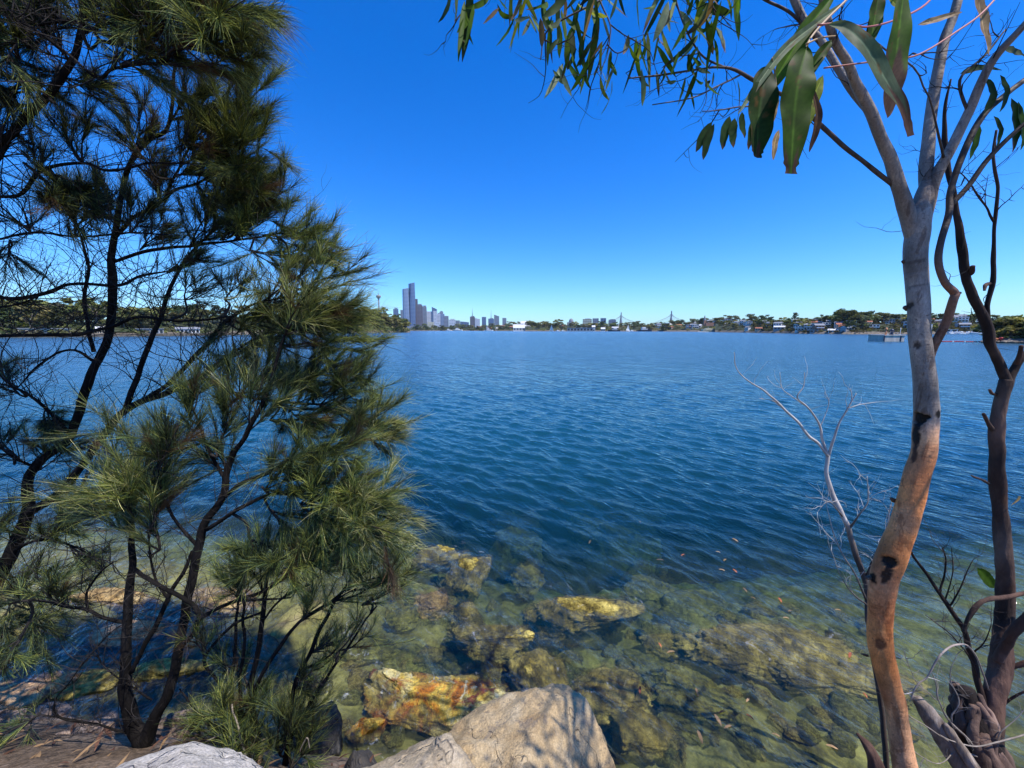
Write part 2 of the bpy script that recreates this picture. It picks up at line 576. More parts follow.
b.inputs['Specular IOR Level'].default_value = 0.15
nt.links.new(mixc(nt, mr.outputs[0], sea, land), b.inputs['Base Color'])
bp = N(nt, 'ShaderNodeBump')
bp.inputs['Strength'].default_value = 0.9
bp.inputs['Distance'].default_value = 0.04
nt.links.new(noise(nt, v, 16, 8, 0.7), bp.inputs['Height'])
nt.links.new(bp.outputs[0], b.inputs['Normal'])
nt.links.new(b.outputs[0], out.inputs[0])
M['ground'] = m

# ------------------------------------------------------------------ ground and sea floor
SHX = np.array([-40, -8, -6, -4, -3, -2, -1.2, -0.6, 0, 0.7, 1.2, 2.0, 3.0, 4.0, 6, 10, 40.0])
SHY = np.array([9, 3.6, 3.1, 2.75, 2.62, 2.55, 2.4, 2.25, 2.05, 1.85, 1.78, 1.95, 2.05, 2.1, 2.3, 3.5, 12.0])


def ground_h(x, y):
    d = y - np.interp(x, SHX, SHY)
    land = 0.85 * (1 - np.exp(np.minimum(d, 0) / 0.55)) + 0.28 * np.minimum(2, np.maximum(0, -d - 0.4))
    dd = np.maximum(d, 0)
    shelf = np.clip((-x - 0.6) / 1.4, 0, 1) * np.clip((9 + x) / 2, 0, 1)      # shallow rock shelf on the left
    sea = -(0.30 * (1 - np.exp(-dd / 0.7)) + 0.085 * dd + 0.24 * np.maximum(0, dd - 2.1) ** 1.6)
    sea_s = -(0.07 * (1 - np.exp(-dd / 0.4)) + 0.045 * dd + 0.13 * np.maximum(0, dd - 1.5) ** 2.0)
    sea = sea * (1 - shelf) + np.maximum(sea, sea_s) * shelf
    z = np.where(d < 0, land, sea)
    z = np.maximum(z, -9.0)
    p = np.stack([x, y, np.zeros_like(x)], 1)
    near = np.clip(1 - (np.hypot(x, y) - 25) / 30, 0, 1)
    amp = 0.05 + 0.13 * np.clip(d / 1.5, 0, 1)
    nz = fbm(p * 1.3, 5, 5, 0.55)
    # lumpy stones on the floor
    st = np.abs(fbm(p * 2.6 + 4, 9, 3)) * 0.22 * np.clip(d * 1.2, 0, 1)
    return z + near * (amp * nz + st - 0.04)


def axis(lo, hi, step, far):
    a = np.arange(lo, hi + step, step)
    g = [hi + step]
    s = step
    while g[-1] < far:
        s *= 1.35
        g.append(g[-1] + s)
    g2 = [lo - step]
    s = step
    while g2[-1] > -far:
        s *= 1.35
        g2.append(g2[-1] - s)
    return np.r_[np.array(g2)[::-1], a, np.array(g)]


gx = axis(-9, 9, 0.045, 3000)
gy = axis(-1.5, 11, 0.045, 3000)
X, Y = np.meshgrid(gx, gy)
x, y = X.ravel(), Y.ravel()
z = ground_h(x, y)
w = len(gx)
i = (np.arange(len(gy) - 1)[:, None] * w + np.arange(w - 1)[None, :]).ravel()
G = Geo()
G.add(np.stack([x, y, z], 1), np.stack([i, i + 1, i + 1 + w, i + w], 1))
tag(G.build('ground', M['ground']), 'sandy bank sloping down under the water to the weedy harbour floor', kind='structure')

# rocks in and just under the water: (px, py, half width, half height in px, z top, material, label)
RK = [
    (436, 549, 26, 9, 0.03, 'rock_weed', 'pale yellow weed-topped rock just breaking the surface, farther of a pair beside the she-oak'),
    (466, 563, 28, 13, 0.05, 'rock_weed', 'broader yellow rock just breaking the surface, nearer of a pair beside the she-oak'),
    (588, 602, 50, 17, 0.04, 'rock_weed', 'long yellow-topped rock awash in mid-water, straight out from the big tan boulder'),
    (492, 632, 46, 15, 0.045, 'rock_weed', 'low yellowish rock awash between the orange rock and the deep water'),
    (541, 664, 24, 18, 0.035, 'rock_weed', 'knobbly yellow rock awash just beyond the top of the tan boulder'),
    (600, 684, 44, 24, 0.01, 'rock_weed', 'round olive submerged rock to the right of the tan boulder top'),
    (434, 697, 68, 29, 0.07, 'rock_orange', 'bright orange and yellow weed-covered rock in the wash against the boulders'),
    (368, 722, 16, 11, 0.05, 'rock_orange', 'small orange rock at the left end of the bright orange rock'),
    (527, 571, 15, 10, -0.12, 'rock_green', 'small greenish submerged rock alone in darker water beyond the low yellowish rock'),
    (765, 643, 62, 26, -0.01, 'rock_weed', 'broad yellow-brown slab under water left of the gum trunk'),
    (826, 668, 48, 24, -0.09, 'rock_weed', 'yellow-brown slab just under the surface touching the left side of the gum trunk'),
    (688, 690, 30, 24, -0.09, 'rock_green', 'greenish submerged rock between the round olive rock and the broad slab'),
    (640, 728, 26, 20, -0.06, 'rock_weed', 'brown submerged rock tucked against the right flank of the tan boulder'),
    (690, 722, 32, 20, -0.15, 'rock_green', 'dark green mossy submerged rock right of the tan boulder'),
    (775, 748, 64, 22, -0.35, 'rock_green', 'wide bright green mossy rock under water at the bottom edge'),
    (668, 640, 22, 11, -0.22, 'rock_weed', 'small yellowish submerged rock right of the long yellow-topped rock'),
    (695, 604, 30, 12, -0.35, 'rock_green', 'faint greenish rock deep under water beyond the broad slab'),
    (645, 585, 30, 10, -0.35, 'rock_green', 'faint rock deep under water at the right end of the long yellow-topped rock'),
    (432, 602, 18, 11, -0.10, 'rock_pink', 'small brown rock under water between the yellow pair and the low yellowish rock'),
    (466, 608, 15, 7, -0.05, 'rock_weed', 'tiny pale weed-topped rock beyond the low yellowish rock'),
    (556, 622, 22, 9, -0.15, 'rock_weed', 'small olive rock between the low yellowish rock and the long yellow-topped rock'),
    (402, 612, 16, 10, -0.12, 'rock_green', 'small green rock under water below the lowest she-oak tips'),
    (515, 528, 26, 9, -0.55, 'rock_green', 'dim rock deep under water beyond the yellow pair'),
    (610, 515, 40, 10, -0.75, 'rock_green', 'dim broad rock deepest and farthest out under the blue water'),
    (645, 662, 22, 12, -0.30, 'rock_green', 'small dark rock under water beyond the round olive rock'),
    (350, 650, 30, 14, -0.12, 'rock_green', 'olive rock under shallow water right of the slender she-oak shrub'),
    (405, 655, 26, 12, -0.2, 'rock_green', 'olive rock under water beyond the bright orange rock'),
    (85, 681, 30, 15, 0.03, 'rock_weed', 'yellow weedy rock in the wash left of the two black stems'),
    (12, 690, 30, 22, 0.06, 'rock_peach', 'orange rock in the wash at the left edge of the photograph'),
    (122, 630, 30, 11, 0.06, 'rock_peach', 'small orange-brown rock in the wash just behind the left black stem'),
    (163, 664, 32, 15, 0.05, 'rock_weed', 'golden weedy rock in the wash between the two black stems'),
    (105, 594, 36, 9, 0.03, 'rock_pink', 'brownish rock ledge at the far side of the wash behind the she-oak stems'),
    (225, 596, 36, 10, 0.02, 'rock_pink', 'grey-brown rock ledge in the wash behind the right black stem'),
    (35, 634, 34, 11, 0.02, 'rock_weed', 'mottled yellow ledge in the wash beyond the orange rock at the left edge'),
    (240, 650, 28, 14, -0.03, 'rock_weed', 'yellow-green rock under shallow water behind the slender shrub stems'),
]
# ------------------------------------------------------------------ water
waves = []
wr = np.random.default_rng(3)
KA = math.atan2(0.55, 0.84)
for k in range(72):
    lam = 0.13 * (1.15 / 0.13) ** wr.uniform()
    a = KA + wr.normal(0, 0.42) + (wr.uniform(-1.2, 1.2) if wr.uniform() < 0.25 else 0)
    waves.append((lam, a, wr.uniform(0, 6.283), wr.uniform(0.6, 1.4)))


def wave_h(x, y, cell):
    h = np.zeros_like(x)
    gust = 0.95 + 0.22 * vnoise(np.stack([x * 0.16, y * 0.16, x * 0], 1), 21)
    for lam, a, ph, g in waves:
        k = 2 * math.pi / lam
        amp = 0.0046 * (lam ** 0.72) * g * (1 if lam < .55 else 0.72)
        fade = np.clip((lam / np.maximum(cell, 1e-4) - 2.5) / 3.0, 0, 1)
        s = np.sin(k * (x * math.cos(a) + y * math.sin(a)) + ph + 0.6 * vnoise(np.stack([x * 0.5, y * 0.5, x * 0 + lam * 9], 1), 31))
        h += amp * fade * (s + 0.35 * (s * s))
    return h * gust


nr = 1150
r = 0.45 * (3400 / 0.45) ** np.linspace(0, 1, nr)
fr = np.linspace(-62, 62, 560)
th = np.r_[fr, np.linspace(62, 298, 60)[1:-1]]
na = len(th)
TH, RR = np.meshgrid(R(1) * th, r)
x = (RR * np.sin(TH)).ravel()
y = (RR * np.cos(TH)).ravel()
rr = RR.ravel()
cell = np.maximum(rr * math.log(3400 / 0.45) / nr, rr * R(124 / 560))
back = np.abs(TH.ravel()) > R(63)
sel = rr < 160
hz = np.zeros_like(x)
idx = np.where(sel & ~back)[0]
hz[idx] = wave_h(x[idx], y[idx], cell[idx])
gh = np.full_like(x, -9.0)
idx2 = np.where(rr < 60)[0]
gh[idx2] = ground_h(x[idx2], y[idx2])
damp = np.clip((-gh) / 0.4, 0.6, 1)
hz *= damp
i = (np.arange(nr - 1)[:, None] * na + np.arange(na)[None, :])
i2 = (np.arange(nr - 1)[:, None] * na + ((np.arange(na) + 1) % na)[None, :])
q = np.stack([i, i + na, i2 + na, i2], -1).reshape(-1, 4)[:, ::-1]
V = np.stack([x, y, hz], 1)
n0 = len(V)
outer = V[(nr - 1) * na:].copy()
outer[:, 2] = -14
V = np.vstack([V, outer, [[0, 0, 0], [0, 0, -14]]])
jj = np.arange(na)
j2 = (jj + 1) % na
side = np.stack([(nr - 1) * na + j2, n0 + j2, n0 + jj, (nr - 1) * na + jj], 1)
cI, cB = n0 + na, n0 + na + 1
tri = np.vstack([np.stack([np.full(na, cI), j2, jj], 1), np.stack([np.full(na, cB), n0 + jj, n0 + j2], 1)])
dep = np.r_[np.maximum(0, -gh), np.full(na, 9.0), 0, 9]
lod = np.r_[np.clip((cell - 0.05) / 0.25, 0, 1), np.ones(na + 2)]
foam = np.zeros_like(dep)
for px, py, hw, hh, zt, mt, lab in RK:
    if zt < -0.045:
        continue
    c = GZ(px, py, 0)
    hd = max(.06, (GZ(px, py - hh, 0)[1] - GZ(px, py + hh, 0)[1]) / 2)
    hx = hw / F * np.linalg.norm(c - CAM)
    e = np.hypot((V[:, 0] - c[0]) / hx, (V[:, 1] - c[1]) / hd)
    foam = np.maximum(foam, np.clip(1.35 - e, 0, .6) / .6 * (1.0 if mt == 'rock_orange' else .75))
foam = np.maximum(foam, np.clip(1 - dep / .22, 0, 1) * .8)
foam = np.maximum(foam, np.clip((-V[:, 0] - .8) / .6, 0, 1) * np.clip(1.4 - dep / .35, 0, 1) * (V[:, 1] < 5.5) * .8)  # left shelf: painted glints in place of sky reflection on the wash
G = Geo()
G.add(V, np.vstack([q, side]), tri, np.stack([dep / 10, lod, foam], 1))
wat = G
m, nt, out = new_mat('harbour_water')
at = N(nt, 'ShaderNodeAttribute', attribute_name='tint')
sp = nt.nodes.new('ShaderNodeSeparateColor')
nt.links.new(at.outputs['Color'], sp.inputs[0])
depth = math_n(nt, 'MULTIPLY', sp.outputs[0], 10.0)
pos = nt.nodes.new('ShaderNodeNewGeometry').outputs['Position']
mp = nt.nodes.new('ShaderNodeMapping')
mp.inputs['Rotation'].default_value = (0, 0, -KA)
mp.inputs['Scale'].default_value = (1.0, 0.42, 1.0)
nt.links.new(pos, mp.inputs[0])
# Mapping applies scale before rotation for points, so use two steps
mp.inputs['Scale'].default_value = (1, 1, 1)
mp2 = nt.nodes.new('ShaderNodeMapping')
mp2.inputs['Scale'].default_value = (1.0, 0.45, 1.0)
nt.links.new(mp.outputs[0], mp2.inputs[0])
wv = mp2.outputs[0]
rip = noise(nt, wv, 7.5, 3, 0.5, 0.4)
med = noise(nt, wv, 1.9, 4, 0.55, 0.5)
big = noise(nt, wv, 0.45, 3, 0.5, 0.3)
hgt = math_n(nt, 'ADD', math_n(nt, 'ADD', math_n(nt, 'MULTIPLY', rip, 0.036), math_n(nt, 'MULTIPLY', noise(nt, wv, 20.0, 2, 0.5, 0.6), 0.009)),
             math_n(nt, 'MULTIPLY', math_n(nt, 'ADD', math_n(nt, 'ADD', math_n(nt, 'MULTIPLY', med, 0.24), math_n(nt, 'MULTIPLY', noise(nt, wv, 4.2, 3, .5, .4), 0.11)), math_n(nt, 'MULTIPLY', big, 0.40)), sp.outputs[1]))
bp = N(nt, 'ShaderNodeBump')
bp.inputs['Strength'].default_value = 1.0
bp.inputs['Distance'].default_value = 1.0
nt.links.new(hgt, bp.inputs['Height'])
fz = N(nt, 'ShaderNodeFresnel')
fz.inputs['IOR'].default_value = 1.333
nt.links.new(bp.outputs[0], fz.inputs['Normal'])
gl = N(nt, 'ShaderNodeBsdfGlossy')
gl.inputs['Roughness'].default_value = 0.06
gl.inputs['Color'].default_value = (1, 1, 1, 1)
nt.links.new(math_n(nt, 'MULTIPLY_ADD', sp.outputs[1], 0.16, 0.05), gl.inputs['Roughness'])
nt.links.new(bp.outputs[0], gl.inputs['Normal'])
tr = N(nt, 'ShaderNodeBsdfTransparent')
tr.inputs['Color'].default_value = (0.97, 0.985, 0.98, 1)
df = N(nt, 'ShaderNodeBsdfDiffuse')
df.inputs['Color'].default_value = (0.0058, 0.054, 0.082, 1)
nt.links.new(bp.outputs[0], df.inputs['Normal'])
turb = math_n(nt, 'SUBTRACT', 1.0, math_n(nt, 'EXPONENT', math_n(nt, 'MULTIPLY', depth, -0.44)))
mx = N(nt, 'ShaderNodeMixShader')
nt.links.new(turb, mx.inputs[0])
rf = N(nt, 'ShaderNodeBsdfRefraction')
rf.inputs['IOR'].default_value = 1.333
rf.inputs['Roughness'].default_value = 0.0
rf.inputs['Color'].default_value = (.97, .985, .98, 1)
nt.links.new(bp.outputs[0], rf.inputs['Normal'])
mrf = N(nt, 'ShaderNodeMixShader')
mrf.inputs[0].default_value = 0.28
nt.links.new(tr.outputs[0], mrf.inputs[1])
nt.links.new(rf.outputs[0], mrf.inputs[2])
nt.links.new(mrf.outputs[0], mx.inputs[1])
nt.links.new(df.outputs[0], mx.inputs[2])
# thin foam round the rocks, plus white glints painted over the left shallows
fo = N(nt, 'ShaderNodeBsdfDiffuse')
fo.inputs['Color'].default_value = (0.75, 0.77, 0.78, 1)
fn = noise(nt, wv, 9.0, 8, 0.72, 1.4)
foam_glint = math_n(nt, 'MULTIPLY', math_n(nt, 'MULTIPLY', math_n(nt, 'SUBTRACT', fn, 0.60, clamp=True), 9.0, clamp=True),
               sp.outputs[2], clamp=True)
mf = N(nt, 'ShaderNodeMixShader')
nt.links.new(math_n(nt, 'MULTIPLY', foam_glint, 0.6), mf.inputs[0])
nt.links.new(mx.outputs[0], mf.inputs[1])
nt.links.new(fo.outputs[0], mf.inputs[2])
ms = N(nt, 'ShaderNodeMixShader')
nt.links.new(fz.outputs[0], ms.inputs[0])
nt.links.new(mf.outputs[0], ms.inputs[1])
nt.links.new(gl.outputs[0], ms.inputs[2])
nt.links.new(ms.outputs[0], out.inputs['Surface'])
va = N(nt, 'ShaderNodeVolumeAbsorption')
va.inputs['Color'].default_value = (0.42, 0.66, 0.50, 1)
va.inputs['Density'].default_value = 0.60
nt.links.new(va.outputs[0], out.inputs['Volume'])
M['water'] = m
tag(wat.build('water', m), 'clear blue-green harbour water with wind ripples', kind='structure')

# ------------------------------------------------------------------ rocks
_ico = {}


def ico(sub):
    if sub not in _ico:
        bm = bmesh.new()
        bmesh.ops.create_icosphere(bm, subdivisions=sub, radius=1)
        v = np.array([x.co[:] for x in bm.verts])
        f = np.array([[x.index for x in p.verts] for p in bm.faces])
        bm.free()
        _ico[sub] = (v, f)
    return _ico[sub]


def rock(name, loc, rad, mat, seed, label, sub=5, rz=0.0, rough=0.22, flat=0.0, strata=0.0, group=None, tilt=(0, 0), cat='rock', boxy=0.0, cut=0, crag=0.0):
    v, f = ico(sub)
    p = v.copy()
    if boxy:
        k = (np.abs(p) ** 4).sum(1) ** 0.25
        p = p * (1 - boxy) + p / k[:, None] * boxy * 0.88
    if cut:
        rr0 = np.random.default_rng(seed * 13 + 1)
        for _ in range(cut):
            nn0 = nrm(rr0.normal(0, 1, 3) * np.array([1, 1, .8]))
            over = np.maximum(0, p @ nn0 - rr0.uniform(.5, .82))
            p = p - over[:, None] * nn0[None, :] * .88
    n1 = fbm(v * 1.2 + seed * 3.7, seed, 2)
    n2 = fbm(v * 3.4 + seed * 1.7, seed + 9, 5, 0.55)
    p = p * (1 + rough * 1.3 * n1 + rough * 0.55 * n2)[:, None]
    if flat:
        top = p[:, 2] > 0
        p[top, 2] = p[top, 2] * (1 - flat) + flat * np.tanh(p[top, 2] * 2.2) * 0.55
    if strata:
        p[:, :2] *= (1 + strata * np.sin(p[:, 2] * 17 + 2.5 * n1))[:, None]
    if crag:
        n3 = 1 - 2 * np.abs(fbm(p * 2.6 + seed, seed + 5, 5, .6))
        n4 = fbm(p * 9 + seed, seed + 8, 3, .6)
        p = p * (1 + crag * n3 - crag * .6 + crag * .45 * n4)[:, None]
    p = p * np.asarray(rad, float)
    ax, ay = tilt
    mt = np.array(Matrix.Rotation(rz, 3, 'Z') @ Matrix.Rotation(ax, 3, 'X') @ Matrix.Rotation(ay, 3, 'Y'))
    p = p @ mt.T
    g = Geo()
    g.add(p, tris=f)
    o = g.build(name, M[mat])
    o.location = [float(a) for a in loc]
    tag(o, label, cat, group)
    return o


for k, (px, py, hw, hh, zt, mt, lab) in enumerate(RK):
    a, b_ = GZ(px, py + hh, zt), GZ(px, py - hh, zt)
    c = GZ(px, py, zt)
    hd = max(0.06, (b_[1] - a[1]) / 2)
    hx = hw / F * np.linalg.norm((c - CAM)) * 0.93
    gz = float(ground_h(np.array([c[0]]), np.array([c[1]]))[0])
    hzr = max(0.08, 0.30 * min(hx, hd) + 0.04, (zt - gz) * 0.5)
    rock('water_rock', (c[0], c[1] + 0.15 * hd, zt - hzr * 0.80), (hx * 1.15, hd * 1.15, hzr), mt, 40 + k, lab, 6 if hw > 40 else 5, rng.uniform(-0.25, 0.25), 0.20, 0.2, 0.0, cut=9, crag=0.17)

for k, (px, py, zt, rx, ry, rz_, lab) in enumerate([
    (30, 752, .52, .34, .22, .20, 'pinkish brown bank rock in the bottom left corner'), (75, 738, .44, .26, .16, .15, 'flat pinkish bank rock left of the whitish boulder'),
    (8, 722, .36, .30, .16, .16, 'brown bank rock at the left edge just above the water'), (98, 722, .34, .20, .13, .13, 'small brown bank rock at the foot of the left black stem'),
    (200, 728, .42, .20, .14, .16, 'brown bank rock right of the foot of the black stems'), (55, 716, .24, .28, .12, .12, 'low brown ledge at the waterline left of the black stems'), (182, 712, .30, .15, .10, .12, 'small pale brown rock behind the right black stem')]):
    c = GZ(px, py, zt)
    rock('bank_rock', (c[0], c[1], zt - rz_ * .7), (rx, ry, rz_), 'rock_bank', 300 + k, lab, 5, .3 * math.sin(k * 2.1), .18, .2, 0, cut=9, crag=.12)
# loose stones all over the shallow floor
cob = rock('cobble', (0, 0, -5), (1, 1, 0.7), 'rock_green', 5, 'small weedy stone lying on the shallow sea floor', 4, 0, 0.25, 0.2, cut=8, crag=.12, group='small stones on the sea floor')
cob2 = rock('cobble', (0, 0, -5), (1, 0.8, 0.6), 'rock_weed', 6, 'small weedy stone lying on the shallow sea floor', 4, 0, 0.25, 0.2, cut=8, crag=.12, group='small stones on the sea floor')
cr = np.random.default_rng(11)
first = {0: True, 1: True}
for k in range(260):
    px, py = cr.uniform(300, 900), 768 - 175 * cr.uniform() ** 0.8
    if k % 4 == 0:
        px = cr.uniform(-40, 320)
    zz = -0.3
    c = GZ(px, py, zz)
    gz = float(ground_h(np.array([c[0]]), np.array([c[1]]))[0])
    if gz > -0.06:
        continue
    t = k % 2
    src = (cob, cob2)[t]
    o = src if first[t] else src.copy()
    if not first[t]:
        COL.objects.link(o)
    first[t] = False
    s = cr.uniform(0.05, 0.13) * (1.7 if cr.uniform() < .15 else 1)
    if gz + s > -0.02:
        s = max(0.03, -gz * 0.6)
    o.location = (c[0], c[1], gz + s * 0.15)
    o.scale = (s * cr.uniform(0.8, 1.5), s * cr.uniform(0.8, 1.3), s)
    o.rotation_euler = (0, 0, cr.uniform(0, 6.28))

# boulders on the bank
rock('boulder', (0.17, 1.60, 0.30), (0.74, 0.72, 0.80), 'boulder_tan', 3, 'big rounded tan sandstone boulder with leaf shadows on it at the bottom centre', 6, 0.1, 0.08, 0.25, 0.004, cat='boulder', cut=6, crag=0.05)
rock('boulder', (-0.48, 1.46, 0.42), (0.58, 0.58, 0.86), 'boulder_grey', 8, 'grey sandstone boulder wedged against the left side of the big tan boulder', 6, 0.5, 0.10, 0.25, 0.006, cat='boulder', cut=6, crag=0.04)
rock('boulder', (-1.45, 1.22, 0.78), (0.55, 0.42, 0.50), 'boulder_pale', 12, 'smooth whitish boulder at the bottom edge in front of the black stems', 6, -0.1, 0.10, 0.3, 0.0, cut=7, crag=0.045, cat='boulder')
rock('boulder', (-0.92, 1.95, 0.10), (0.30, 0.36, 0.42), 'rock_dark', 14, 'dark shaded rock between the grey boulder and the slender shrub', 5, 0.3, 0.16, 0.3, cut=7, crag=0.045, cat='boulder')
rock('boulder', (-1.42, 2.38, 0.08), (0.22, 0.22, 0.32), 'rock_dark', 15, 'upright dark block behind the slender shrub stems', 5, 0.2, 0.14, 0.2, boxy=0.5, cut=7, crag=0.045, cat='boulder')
rock('boulder', (-1.95, 2.42, 0.12), (0.30, 0.18, 0.18), 'boulder_grey', 16, 'small grey rock behind the base of the right black stem', 5, 0.2, 0.16, 0.3, cut=7, crag=0.045, cat='boulder')



# ------------------------------------------------------------------ she-oaks on the left
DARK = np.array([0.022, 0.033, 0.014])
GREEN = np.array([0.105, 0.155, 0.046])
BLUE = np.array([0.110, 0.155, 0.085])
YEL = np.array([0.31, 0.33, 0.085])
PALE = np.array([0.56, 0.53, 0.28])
nr_ = np.random.default_rng(99)


def needles(G, base, d, L, rad, col, droop):
    n = len(base)
    K = 4
    t = np.linspace(0, 1, K)
    side = nrm(nr_.normal(0, 1, (n, 3)))
    side = nrm(side - d * (side * d).sum(1, keepdims=True))
    bend = side * nr_.normal(0, 0.26, (n, 1)) + np.array([0, 0, -1]) * droop[:, None]
    c = base[:, None, :] + (d[:, None, :] * t[None, :, None] + bend[:, None, :] * (t ** 2)[None, :, None]) * L[:, None, None]
    b2 = np.cross(d, side)
    rr = rad[:, None] * np.array([1.0, 0.95, 0.75, 0.25])[None, :]
    v = []
    for a in (0, 2.094, 4.189):
        off = math.cos(a) * side + math.sin(a) * b2
        v.append(c + off[:, None, :] * rr[:, :, None])
    v = np.stack(v, 2)                      # n,K,3,3
    v = v.reshape(-1, 3)
    o = (np.arange(n) * K * 3)[:, None, None] + (np.arange(K - 1) * 3)[None, :, None]
    j = np.arange(3)[None, None, :]
    j2 = (j + 1) % 3
    q = np.stack([o + j, o + j2, o + 3 + j2, o + 3 + j], -1).reshape(-1, 4)
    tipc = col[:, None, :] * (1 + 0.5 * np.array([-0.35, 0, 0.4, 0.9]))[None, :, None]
    cc = np.repeat(tipc.reshape(-1, 3), 3, 0)
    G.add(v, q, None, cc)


def clump(GN, GT, lines, bx, by, Y, tx, ty, ns, nn, L, mixy=0.2, pale=0.0, spread=0.45, depth=0.5, dark=0.3, blue=0.3, droop=0.05):
    """a brush of branchlets growing from pixel (bx,by) towards pixel (tx,ty) at distance Y"""
    b = P(bx, by, Y)
    e = P(tx, ty, Y + nr_.uniform(-0.2, 0.2) * depth)
    D = np.linalg.norm(e - b)
    d0 = nrm(e - b)
    if lines is not None and len(lines):
        allp = np.concatenate(lines)
        k = np.argmin(np.linalg.norm(allp - b, axis=1))
        if np.linalg.norm(allp[k] - b) > 0.03:
            mid = (allp[k] + b) / 2 + nr_.normal(0, 0.03, 3)
            tube(GT, [allp[k], mid, b], [0.009, 0.007, 0.006], 5, 4)
    ns = int(ns * 2.2)
    axes = []
    for q in range(3):
        e2 = e + nr_.normal(0, .26 * D, 3) if q else e
        sag = nr_.normal(0, .08 * D, 3)
        t = np.linspace(0, 1, 7)[:, None]
        ax = b + (e2 - b) * t + sag * (t * (1 - t)) * 4
        tube(GT, ax, np.linspace(.0058, .0016, 7), 4, 1)
        axes.append(ax)
    for s in range(ns):
        ax = axes[s % 3]
        u0 = nr_.uniform(0.05, .95)
        k = min(5, int(u0 * 6))
        st = ax[k] + (ax[k + 1] - ax[k]) * (u0 * 6 - k)
        d = nrm(nrm(ax[k + 1] - ax[k]) + nr_.normal(0, 1, 3) * spread * 1.15 + np.array([0.03, 0, .16]))
        ln = (0.10 + .34 * D) * nr_.uniform(0.5, 1.2) * (1.15 - .45 * u0)
        curve = nr_.normal(0, 0.16, 3) + np.array([0, 0, 0.08 - droop * .5])
        t = np.linspace(0, 1, 6)[:, None]
        pts = st + d * ln * t + curve * ln * t * t
        tube(GT, pts, np.linspace(0.0030, 0.0009, 6), 3, 1)
        m = max(3, int(nn * 1.55 / ns * nr_.uniform(0.4, 1.6)))
        u = nr_.uniform(0.05, 1.0, m)
        pos = st + d * ln * u[:, None] + curve * ln * (u ** 2)[:, None]
        tg = nrm(d + 2 * curve * u[:, None])
        nd = nrm(tg + nr_.normal(0, 0.24, (m, 3)) + np.array([0, 0, 0.12]))
        f = nr_.uniform(0, 1, (m, 1))
        tone = nr_.uniform(.6, 1.4)
        col = np.where(f < dark, DARK, np.where(f < dark + blue, BLUE, GREEN))  # near-black share, raised in upper-left clumps to paint their inner shade
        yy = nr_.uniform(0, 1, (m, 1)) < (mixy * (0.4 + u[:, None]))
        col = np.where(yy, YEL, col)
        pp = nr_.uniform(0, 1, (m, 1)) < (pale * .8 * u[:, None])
        col = np.where(pp, PALE, col)  # yellow and pale shares, raised at right-hand tips to paint sunlight on them
        if nr_.uniform() < .05:
            col = np.tile(np.array([.14, .085, .045]), (m, 1))
        col = col * nr_.uniform(0.65, 1.35, (m, 1)) * tone
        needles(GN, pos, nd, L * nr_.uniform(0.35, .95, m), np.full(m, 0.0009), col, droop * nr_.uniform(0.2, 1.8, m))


def branches(G, specs, lines, sides=8, wob=0.008):
    for k, s in enumerate(specs):
        s = [(a, b, c, w * .86) for a, b, c, w in s]
        lines.append(ptube(G, s, sides, 6, wob, 0.14, k + 1))


# --- large tree leaning in from the left edge
t1 = empty('she_oak_tree', P(-110, 745, 2.62), 'large dark she-oak leaning in from the left edge and filling the upper left sky', 'tree', 'she-oaks on the bank')
GT_, GB, GTw, GN = Geo(), Geo(), Geo(), Geo()
L1 = []
branches(GT_, [
    [(-118, 770, 2.60, 34), (-85, 700, 2.6, 26), (-40, 635, 2.6, 23), (0, 575, 2.6, 21), (14, 545, 2.62, 20), (29, 510, 2.65, 17), (27, 480, 2.66, 14), (48, 455, 2.68, 13), (71, 435, 2.7, 12), (88, 384, 2.7, 12), (109, 334, 2.7, 11), (113, 284, 2.7, 11), (113, 250, 2.7, 9), (123, 190, 2.7, 7), (132, 160, 2.7, 6), (150, 140, 2.7, 6), (167, 127, 2.7, 5), (175, 77, 2.7, 4), (180, 35, 2.7, 3)],
    [(25, 515, 2.64, 14), (63, 490, 2.62, 12), (88, 456, 2.6, 11), (126, 410, 2.6, 10), (168, 393, 2.6, 8), (208, 372, 2.6, 6), (240, 352, 2.6, 5), (270, 330, 2.6, 3)],
    [(-78, 690, 2.6, 20), (-112, 480, 2.4, 17), (-95, 270, 2.3, 15), (-45, 172, 2.25, 14), (0, 143, 2.2, 13), (17, 130, 2.2, 12), (43, 103, 2.2, 11), (67, 67, 2.2, 10), (80, 33, 2.2, 9), (94, -25, 2.2, 8), (110, -80, 2.2, 6)],
], L1, 10)
